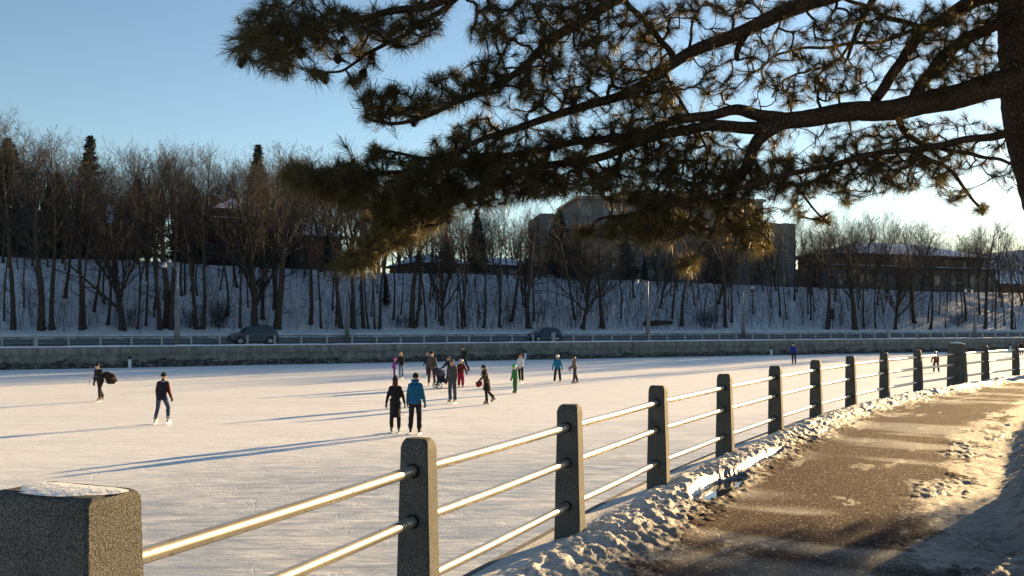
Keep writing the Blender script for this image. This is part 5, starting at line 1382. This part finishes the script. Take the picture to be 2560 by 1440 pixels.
# limbs: pixel route and pixel thickness from start to end
LIMBS = [
 ([(2545, 205), (2440, 225), (2330, 256), (2230, 272), (2100, 284), (1990, 298), (1925, 322), (1895, 350), (1872, 400), (1845, 455), (1810, 500)], (72, 20)),
 ([(1960, 302, .02), (1905, 288), (1850, 276), (1790, 284), (1700, 300), (1600, 335), (1480, 352), (1360, 372), (1240, 392), (1120, 415), (1000, 432), (880, 440), (780, 430)], (34, 7)),
 ([(1930, 322), (1850, 316), (1760, 318), (1680, 330), (1560, 372), (1440, 405), (1300, 430), (1200, 470), (1120, 520), (1060, 560), (990, 610), (920, 645)], (34, 6)),
 ([(2562, -190), (2400, -120, .2), (2230, -60, .3), (2130, -30, .2), (1988, 22), (1870, 72), (1754, 118), (1660, 176), (1560, 233), (1435, 277), (1320, 308), (1220, 345), (1143, 379), (1060, 395), (960, 380)], (56, 6)),
 ([(2562, -420), (2100, -260), (1640, -60), (1580, -20), (1484, 32), (1410, 80), (1338, 136), (1300, 178), (1265, 199), (1182, 238), (1095, 277), (978, 311), (925, 300)], (44, 6)),
 ([(2562, -640), (1900, -340), (1260, -90), (1200, -40), (1110, 0), (1010, 25), (900, 45), (790, 62), (690, 72), (620, 85)], (42, 6)),
 ([(1190, -36), (1080, 40), (1000, 95), (930, 125), (890, 155), (850, 180), (790, 182)], (16, 5)),
 ([(2210, -40, .4), (2182, 0, .4), (2143, 73, .3), (2119, 146, .3)], (28, 8)),
 ([(2562, -110), (2480, -50, .3), (2400, 20, .4), (2309, 76, .3), (2270, 130, .2), (2235, 180, .1), (2187, 253)], (30, 26)),
 ([(2575, 10), (2490, 60), (2380, 120, .3), (2320, 190, .2), (2290, 235), (2284, 262)], (26, 32)),
 ([(2562, -30), (2500, -10, .3), (2420, 20, .4), (2338, 68, .5), (2240, 50, .6), (2150, 10, .7), (2060, -20, .8)], (26, 8)),
 ([(2600, 318), (2540, 330), (2480, 340), (2420, 350), (2330, 365, -.1), (2200, 385, -.2), (2080, 410, -.2), (1960, 440, -.3), (1840, 470, -.3), (1720, 505, -.3), (1600, 530, -.2), (1500, 548), (1470, 580)], (24, 6)),
 ([(1980, 452, -.3), (2010, 490, -.3), (2040, 530, -.3), (2075, 560, -.3)], (8, 4)),
 ([(2290, 385), (2370, 420), (2410, 470), (2440, 510), (2462, 528)], (12, 5)),
 ([(1790, 510), (1850, 530), (1900, 570), (1925, 610)], (12, 5)),
 ([(1800, 512), (1790, 560), (1760, 610), (1735, 640), (1710, 665)], (10, 4)),
 ([(2240, 272), (2260, 330), (2310, 360), (2400, 380), (2500, 400), (2560, 420)], (20, 6)),
 ([(2562, -60), (2420, 10, .4), (2250, 90, .5), (2130, 110, .6), (2030, 120, .6), (1960, 130, .6), (1900, 170, .5), (1860, 200, .4)], (14, 5)),
 ([(2130, 110, .6), (2080, 160, .5), (2010, 180, .5), (1960, 200, .4), (1930, 240, .3)], (9, 4)),
 ([(1660, 180), (1700, 250), (1740, 320), (1770, 380), (1760, 430)], (10, 5)),
 ([(1560, -60, .3), (1560, 0, .2), (1610, 50, .1), (1650, 100), (1690, 150), (1660, 180)], (14, 16)),
 ([(1870, 75), (1840, 130), (1845, 155)], (20, 12)),
]
tree = empty('pine_tree', (5.75, 10.1, 0), 0, 'big pine with boughs across the top of the picture and its trunk at the right', 'tree')
ORI = np.array([5.75, 10.1, 0])
# trunk
tw = [np.array([5.85, 10.15, -.1]), np.array([5.80, 10.12, .6]), W(2668, 640, 10.05), W(2632, 490, 9.98), W(2604, 390, 9.92), W(2582, 270, 9.9), W(2574, 130, 9.9), W(2568, 0, 9.9), W(2566, -300, 9.9), W(2575, -1200, 9.9), W(2580, -2300, 9.9)]
twr = [.42, .33, .285, .28, .28, .285, .28, .27, .25, .16, .03]
def rough_tube(pts, rr, n, seed, amp=.04):
    pts = np.array(pts); L = np.concatenate([[0], np.cumsum(np.linalg.norm(np.diff(pts, axis=0), axis=1))]); m_ = max(int(L[-1] / .035), 8); s = np.linspace(0, L[-1], m_)
    P = np.stack([np.interp(s, L, pts[:, i]) for i in range(3)], 1)
    for _ in range(4): P[1:-1] = P[1:-1] * .5 + (P[:-2] + P[2:]) * .25
    R = np.interp(s, L, rr); T = np.gradient(P, axis=0); T /= np.linalg.norm(T, axis=1, keepdims=True)
    U = np.zeros_like(P); u = uvec(np.cross(T[0], (0, 1, .01)))
    for i in range(m_): u = uvec(u - T[i] * np.dot(u, T[i])); U[i] = u
    Wv = np.cross(T, U); an = np.arange(n) * 2 * math.pi / n
    A, Sg = np.meshgrid(an, s)
    nz = fbm(np.cos(A) * 2.2 + Sg * 2.0 + seed, np.sin(A) * 2.2 + Sg * 3, seed, 3) - .5; nz2 = np.abs(vnoise(A * n / 8.0 + seed, Sg * 7, seed + 3) - .5)
    RR = R[:, None] * (1 + 2.2 * amp * nz + 2.0 * amp * nz2)
    V = P[:, None] + RR[..., None] * (U[:, None] * np.cos(A)[..., None] + Wv[:, None] * np.sin(A)[..., None])
    I = np.arange(m_ * n).reshape(m_, n); J = np.roll(I, -1, 1); Q = np.stack([I[:-1], J[:-1], J[1:], I[1:]], -1).reshape(-1, 4)
    return V.reshape(-1, 3), Q
V, Q = rough_tube(tw, twr, 48, 3, .06); link('trunk', fast_mesh('trunk', V - ORI, Q), M['pbark'], tree, True)
nodes = []; par = []; limbpt = []
for li, (pts, (w0, w1)) in enumerate(LIMBS):
    P = smooth_px(pts); n = len(P); Lk = np.linspace(0, 1, n); pxs_ = np.interp(Lk, np.linspace(0, 1, len(pts)), [p[0] for p in pts])
    rr = np.array([(w0 + (w1 - w0) * q ** .75) / 2 * dep(x) / F for q, x in zip(Lk, pxs_)])
    P = P + np.stack([0 * Lk, 0 * Lk, .012 * np.sin(Lk * 37 + li)], 1)
    V, Q = rough_tube(P, rr, 20 if w0 > 30 else 10, 10 + li, .07 if w0 > 20 else .04)
    link('limb', fast_mesh('limb', V - ORI, Q), M['pbark'], tree, True)
    base = len(nodes)
    for i in range(0, n, 2): nodes.append(P[i]); par.append(-1)
nl = len(nodes)
# tuft places, read as soft blobs: (px, py, rx, ry, count, depth offset)
BL = [(670, 60, 95, 60, 34), (640, 110, 70, 45, 22), (740, 100, 110, 60, 34), (780, 40, 110, 45, 26), (860, 90, 80, 55, 20), (960, 50, 90, 45, 26), (1060, 30, 70, 38, 18), (1000, 95, 60, 25, 9), (800, 182, 22, 12, 4), (890, 192, 24, 16, 5), (700, 160, 60, 22, 8), (925, 140, 30, 20, 4), (1085, 75, 25, 18, 3),
 (1195, 85, 26, 22, 5), (1260, 85, 40, 30, 8), (1300, 30, 60, 35, 14), (1230, 20, 40, 22, 6), (1400, 20, 80, 32, 22), (1500, 25, 80, 35, 18), (1380, 90, 50, 30, 8), (1470, 100, 45, 35, 8),
 (930, 250, 26, 24, 9), (945, 285, 36, 22, 10), (990, 232, 26, 20, 8), (1030, 275, 45, 22, 12), (1055, 235, 24, 18, 5), (1090, 200, 22, 16, 5), (1130, 240, 40, 22, 10), (1140, 185, 20, 14, 4), (1185, 215, 34, 20, 8), (1225, 170, 34, 24, 9), (1250, 200, 24, 18, 5), (1095, 262, 36, 14, 6),
 (1330, 190, 40, 36, 12), (1400, 200, 50, 40, 12), (1370, 155, 40, 26, 8), (1460, 175, 50, 40, 11), (1520, 140, 40, 50, 9), (1440, 240, 60, 26, 9), (1340, 240, 35, 24, 6), (1540, 190, 40, 30, 8), (1215, 262, 18, 18, 2), (1200, 310, 30, 22, 6), (1150, 335, 26, 20, 6), (1240, 330, 40, 26, 8), (1130, 350, 22, 16, 3), (1085, 366, 16, 14, 2),
 (745, 440, 34, 28, 16), (800, 455, 60, 34, 34), (870, 470, 70, 44, 46), (870, 420, 60, 22, 14), (960, 480, 90, 50, 58), (950, 395, 36, 18, 8), (935, 372, 16, 12, 3), (1060, 470, 100, 60, 66), (1060, 400, 80, 24, 20), (1160, 440, 100, 60, 66), (1270, 420, 100, 60, 60), (1180, 385, 80, 26, 20), (1380, 410, 100, 55, 58), (1490, 400, 90, 55, 48), (1330, 350, 80, 30, 22), (1440, 340, 60, 28, 16), (1540, 340, 60, 40, 18),
 (980, 545, 70, 36, 32), (1060, 540, 60, 36, 26), (945, 600, 46, 34, 22), (905, 645, 44, 24, 20), (870, 660, 26, 16, 8), (1120, 510, 60, 34, 22), (1010, 590, 50, 28, 16), (1230, 490, 70, 26, 22), (1330, 478, 60, 24, 16), (1420, 470, 50, 22, 12),
 (1560, 460, 80, 46, 36), (1620, 540, 70, 46, 30), (1700, 500, 100, 50, 46), (1800, 470, 100, 46, 42), (1740, 420, 100, 44, 34), (1640, 400, 70, 44, 26), (1600, 590, 46, 22, 12), (1530, 575, 40, 22, 10), (1460, 582, 30, 12, 7), (1790, 560, 60, 34, 18), (1870, 570, 50, 34, 20), (1900, 608, 30, 18, 10), (1850, 610, 40, 14, 7), (1720, 655, 32, 18, 12), (1740, 560, 40, 28, 9), (1680, 590, 40, 20, 7),
 (1900, 440, 90, 46, 34), (2010, 425, 90, 44, 36), (2120, 400, 90, 42, 38), (2230, 385, 80, 42, 34), (2340, 385, 70, 40, 24), (1980, 480, 60, 26, 12), (2080, 470, 60, 22, 11), (2180, 460, 60, 26, 12), (2260, 460, 40, 20, 7), (2330, 455, 40, 20, 7), (2420, 390, 60, 40, 12), (2500, 400, 50, 46, 12), (2455, 522, 20, 10, 5), (2390, 488, 40, 20, 7), (2060, 545, 30, 12, 5), (1985, 530, 30, 18, 5), (2130, 500, 30, 14, 4), (2480, 330, 30, 22, 4), (2260, 330, 60, 26, 11), (2160, 345, 50, 22, 7), (2540, 450, 30, 30, 6),
 (1600, 330, 50, 40, 18), (1660, 250, 50, 50, 18), (1700, 340, 50, 50, 16), (1610, 110, 36, 50, 10), (1640, 60, 40, 40, 9), (1590, 230, 40, 40, 10), (1790, 340, 50, 30, 7), (1830, 400, 50, 30, 9), (1760, 200, 40, 40, 6), (1720, 20, 70, 22, 12), (1850, 15, 90, 22, 16), (1810, 90, 26, 30, 3), (2000, 10, 90, 20, 14),
 (1900, 190, 36, 26, 7), (1960, 210, 40, 30, 8), (1990, 245, 36, 16, 5), (2050, 220, 40, 30, 6), (2080, 170, 50, 34, 8), (1960, 130, 60, 26, 7), (2060, 90, 60, 36, 9), (2110, 235, 36, 22, 5), (2140, 190, 36, 26, 5), (2180, 120, 44, 40, 8), (2120, 40, 60, 30, 9), (2200, 50, 40, 36, 7),
 (1700, 470, 260, 48, 110), (2100, 428, 300, 38, 100), (1300, 440, 300, 48, 80), (1800, 400, 200, 56, 50), (1620, 250, 90, 90, 24), (1860, 540, 90, 34, 26), (1640, 560, 120, 34, 34),
 (1400, 70, 240, 66, 60), (1560, 130, 120, 110, 34), (1700, 170, 150, 150, 44), (1940, 150, 190, 130, 66), (2150, 130, 150, 120, 60), (2250, 60, 160, 60, 40), (2420, 140, 90, 140, 36), (1250, 190, 90, 60, 16), (1380, 260, 130, 40, 22), (1620, 300, 120, 90, 34), (2360, 320, 120, 30, 14), (2080, 320, 160, 30, 14), (1900, 350, 90, 40, 16),
 (2360, 50, 90, 50, 40), (2350, 130, 66, 56, 44), (2330, 200, 46, 30, 18), (2440, 100, 40, 60, 22), (2280, 90, 40, 40, 10), (2420, 190, 50, 30, 12), (2470, 170, 26, 40, 9), (2380, 240, 40, 14, 5), (2260, 200, 30, 36, 6), (2480, 30, 36, 34, 14)]
tp = []
for (cx, cy, rx, ry, n) in BL:
    for _ in range(int(n * (1.35 if n >= 40 else 1.75 if n >= 14 else 2.0))):
        a = prg.uniform(0, 6.28); q = math.sqrt(prg.uniform(0, 1)); x = cx + rx * q * math.cos(a); y = cy + ry * q * math.sin(a)
        if x > 2500 and prg.uniform() < .5: continue
        tp.append(W(x, y, dep(x) + prg.normal() * .30 + .1))
tp = np.array(tp)
ND = np.array(nodes)
d0 = np.array([np.min(np.linalg.norm(ND - p, axis=1)) for p in tp]); order = np.argsort(d0)
cap_n = nl + len(tp) * 12; AN = np.zeros((cap_n, 3)); AN[:nl] = ND; PA = np.full(cap_n, -1); cntn = nl; LD = np.zeros(cap_n)
tips = []
for oi in order:
    p = tp[oi]; dd = np.linalg.norm(AN[:cntn] - p, axis=1) + LD[:cntn] * .12
    j = int(np.argmin(dd)); a = AN[j]; L = np.linalg.norm(p - a)
    if L < .02: p = p + prg.normal(size=3) * .05; L = np.linalg.norm(p - a)
    nst = int(np.clip(round(L / .055), 1, 9)); ctrl = (a + p) / 2 + prg.normal(size=3) * L * .16 + np.array([0, 0, -.10 * L]); prev = j
    for k in range(1, nst + 1):
        t = k / nst; c = a * (1 - t) ** 2 + ctrl * 2 * t * (1 - t) + p * t * t + (prg.normal(size=3) * .006 if k < nst else 0)
        AN[cntn] = c; PA[cntn] = prev; LD[cntn] = LD[prev] + L / nst; prev = cntn; cntn += 1
    tips.append(prev)
# branching thickness from the number of tips carried
wt = np.zeros(cntn); 
for t in tips: wt[t] += 1
for i in range(cntn - 1, nl - 1, -1):
    if PA[i] >= nl: wt[PA[i]] += wt[i]
# extra dead twiglets
extra = []
for i in range(nl, cntn):
    if prg.uniform() < .16:
        d = uvec(prg.normal(size=3) + np.array([0, 0, -.3])); L = prg.uniform(.05, .22); q = AN[i] + d * L * .5 + prg.normal(size=3) * .012; extra += [(AN[i], q, .0028, .0022), (q, q + uvec(d + prg.normal(size=3) * .5) * L * .5, .0022, .0014)]
P0 = []; P1 = []; R0 = []; R1 = []
rof = lambda w: .0032 * w ** .45
for i in range(nl, cntn):
    j = PA[i]; P0.append(AN[j]); P1.append(AN[i]); R1.append(rof(wt[i])); R0.append(rof(max(wt[i], wt[j] if j >= nl else wt[i])))
for e in extra: P0.append(e[0]); P1.append(e[1]); R0.append(e[2]); R1.append(e[3])
link('twigs', segs_mesh('twigs', np.array(P0) - ORI, np.array(P1) - ORI, R0, R1, 5), M['ptwig'], tree, True)
# needles: bottle-brush tufts at the twig ends
Pn = []; Dn = []; Ln = []
for t in tips:
    j = PA[t]; d = uvec(AN[t] - AN[j]); d = uvec(d + np.array([0, 0, .12]) + prg.normal(size=3) * .15); n = int(prg.integers(40, 84)); sz = prg.uniform(.6, 1.15)
    bl = prg.uniform(.04, .16); s = prg.uniform(0, 1, n) ** .7
    pos = AN[t] - d * bl * (1 - s)[:, None] + prg.normal(size=(n, 3)) * .003
    rv = prg.normal(size=(n, 3)); rv -= d * (rv @ d)[:, None]; rv /= np.linalg.norm(rv, axis=1, keepdims=True)
    an = np.radians(prg.uniform(8, 66, n)) * (1.15 - .35 * s); D = d * np.cos(an)[:, None] + rv * np.sin(an)[:, None]
    Pn.append(pos); Dn.append(D); Ln.append(prg.uniform(.085, .135, n) * sz)
Pn = np.concatenate(Pn); Dn = np.concatenate(Dn); Ln = np.concatenate(Ln)[:, None]; N = len(Pn)
sd = np.cross(Dn, prg.normal(size=(N, 3))); sd /= np.linalg.norm(sd, axis=1, keepdims=True); w = .00105
bend = np.array([0, 0, -.22]) * Ln * prg.uniform(.2, 1.4, (N, 1)); mid = Pn + Dn * Ln * .55; end = Pn + Dn * Ln + bend
V = np.stack([Pn - sd * w, Pn + sd * w, mid + sd * w * 1.0, mid - sd * w * 1.0, end], 1).reshape(-1, 3)
b5 = (np.arange(N) * 5)[:, None]; Q = b5 + np.array([[0, 1, 2, 3]]); Tn = b5 + np.array([[3, 2, 4]])
link('needles', fast_mesh('needles', V - ORI, Q, Tn), M['needle'], tree)
# unseen boughs added for shade: crown overhead, low ones beyond the right edge
def shade_boughs(name, blobs, seed):
    rg = np.random.default_rng(seed); P = []; D = []; B0 = []; B1 = []; Br = []; Bq = []
    for (c, r, n) in blobs:
        c = np.array(c, float); r = np.array(r, float); a = np.array([5.9, 10.0, c[2] * .75 + (.9 if c[2] < 3 else 0)])
        k = 8; pts = [a * (1 - t) + c * t + np.array([0, 0, .5 * math.sin(math.pi * t)]) for t in np.linspace(0, 1, k)]
        for i in range(k - 1): B0.append(pts[i]); B1.append(pts[i + 1]); th = 1.0 if c[2] > 3 else .35; Br.append(th * (.10 - .011 * i)); Bq.append(th * (.10 - .011 * (i + 1)))
        u = rg.normal(size=(n, 3)); u /= np.linalg.norm(u, axis=1, keepdims=True); tc = c + u * r * rg.uniform(0, 1, (n, 1)) ** .45
        for t in tc:
            q = rg.uniform(.62, 1.0) * (k - 1); j = min(int(q), k - 2); bp_ = pts[j] + (pts[j + 1] - pts[j]) * (q - j); md = bp_ + (t - bp_) * .5 + rg.normal(size=3) * .12
            B0.append(md); B1.append(t); Br.append(.005); Bq.append(.0025); B0.append(bp_); B1.append(md); Br.append(.007); Bq.append(.005)
            m_ = 42; d = rg.normal(size=(m_, 3)) + np.array([0, 0, .3]); d /= np.linalg.norm(d, axis=1, keepdims=True); P.append(t + rg.normal(size=(m_, 3)) * .02); D.append(d)
    P = np.concatenate(P); D = np.concatenate(D); V = needle_quads(P - ORI, D, .13, .0028, seed); o = link(name, fast_mesh(name, V, np.arange(len(V)).reshape(-1, 4)), M['needle'], tree)
    link('limb', segs_mesh('limb', np.array(B0) - ORI, np.array(B1) - ORI, Br, Bq, 6), M['pbark'], tree, True); return o
ub = []
for i in range(34):
    x = prg.uniform(-4.5, 11); y = prg.uniform(-3, 13); z = 5.6 + prg.uniform(0, 3.2) + max(0, y - 8) * .35
    if (z - 1.7) / max(y, .1) < .50 and y > 0: z = 1.7 + .55 * y
    ub.append(((x, y, z), (1.5, 1.5, .45), 120))
shade_boughs('upper_shade_needles', ub, 71)
shade_boughs('low_shade_needles', [((9.45, 15.2, 2.1), (.8, .6, .30), 75), ((9.95, 15.9, 2.2), (.8, .6, .30), 80), ((9.85, 17.0, 2.35), (.7, .7, .28), 70), ((10.4, 16.0, 1.8), (.8, .7, .30), 70), ((10.6, 15.0, 1.65), (.8, .6, .28), 65), ((9.75, 16.3, 2.0), (.7, .6, .24), 55)], 72)  # added low boughs, placed so their shadow falls on the near path
# cones
q = MB(); n = 0
for i in range(60):
    z = i / 60; a = i * 2.4; r = .021 * math.sin(math.pi * min(z * .86 + .14, 1)) ** .7; c = np.array([math.cos(a) * r, math.sin(a) * r, -.055 * z]); o_ = np.array([math.cos(a), math.sin(a), -.5])
    t_ = np.array([-math.sin(a), math.cos(a), 0]); q.add([c * .4 + np.array([0, 0, c[2] * .6]), c + t_ * .008, c + o_ * .010, c - t_ * .008], [(0, 1, 2), (0, 2, 3)])
q.capsule((0, 0, -.008), .010, (0, 0, -.045), .012, 8); cone = bpy.data.meshes.new('cone'); cone.from_pydata(q.v, [], q.f); cone.materials.append(simple('cone_scales', (.05, .03, .018), .8, .3, 30))
for (cx, cy) in [(640, 138), (660, 142), (795, 190), (778, 184), (825, 150), (870, 105), (920, 115), (985, 100), (1048, 98), (775, 135), (700, 95), (900, 175), (1035, 280), (1005, 225), (1150, 605 - 75), (1650, 175), (2050, 170), (2365, 130), (1860, 500), (1590, 530), (1760, 560), (2210, 440), (1700, 480), (1420, 455)]:
    p = W(cx, cy, dep(cx) + .05); j = int(np.argmin(np.linalg.norm(AN[:cntn] - p, axis=1))); o = bpy.data.objects.new('cone', cone); COL.objects.link(o); o.parent = tree; o.location = AN[j] - ORI; k = pr.uniform(1.0, 1.3); o.scale = (k, k, k); o.rotation_euler = (pr.uniform(-.5, .5), pr.uniform(-.5, .5), pr.uniform(0, 6))
print('pine tufts', len(tips), 'needles', N, round(time.time() - T0, 1), flush=True)
# ================================================================ light, sky, camera
cam = bpy.data.cameras.new('camera'); co = bpy.data.objects.new('camera', cam); COL.objects.link(co)
co.location = CAM; co.rotation_euler = (math.pi / 2 + PITCH, 0, 0); cam.sensor_width = 36; cam.lens = 36 * F / 2560; cam.clip_end = 3000; cam.clip_start = .05; SC.camera = co
w = bpy.data.worlds.new('World'); SC.world = w; w.use_nodes = True; nt = w.node_tree; bg = nt.nodes['Background']
sk = nt.nodes.new('ShaderNodeTexSky'); sk.sky_type = 'NISHITA'; sk.sun_disc = False; sk.sun_elevation = SUN_EL; sk.sun_rotation = SUN_AZ; sk.air_density = 1.0; sk.dust_density = .12; sk.ozone_density = 2.0; sk.altitude = 80
hs = nt.nodes.new('ShaderNodeHueSaturation'); hs.inputs['Saturation'].default_value = .98; nt.links.new(sk.outputs[0], hs.inputs['Color']); nt.links.new(hs.outputs[0], bg.inputs[0]); bg.inputs[1].default_value = .057
sl = bpy.data.lights.new('sun', 'SUN'); so = bpy.data.objects.new('sun', sl); COL.objects.link(so); sl.energy = 5.0; sl.angle = rad(.5); sl.color = (1.0, .69, .33)
dv = Vector((math.sin(SUN_AZ) * math.cos(SUN_EL), math.cos(SUN_AZ) * math.cos(SUN_EL), math.sin(SUN_EL))); so.rotation_euler = dv.to_track_quat('Z', 'Y').to_euler(); so.location = dv * 50
SC.view_settings.view_transform = 'Standard'; SC.view_settings.look = 'None'; SC.view_settings.exposure = 1.80; SC.view_settings.gamma = 1
SC.render.engine = 'CYCLES'; SC.cycles.max_bounces = 6; SC.cycles.diffuse_bounces = 3; SC.cycles.glossy_bounces = 3; SC.cycles.transparent_max_bounces = 8; SC.cycles.sample_clamp_indirect = 6; SC.cycles.use_adaptive_sampling = True; SC.cycles.adaptive_threshold = .02
SC.cycles.use_denoising = True; SC.cycles.denoiser = 'OPENIMAGEDENOISE'
print('done', round(time.time() - T0, 1), flush=True)
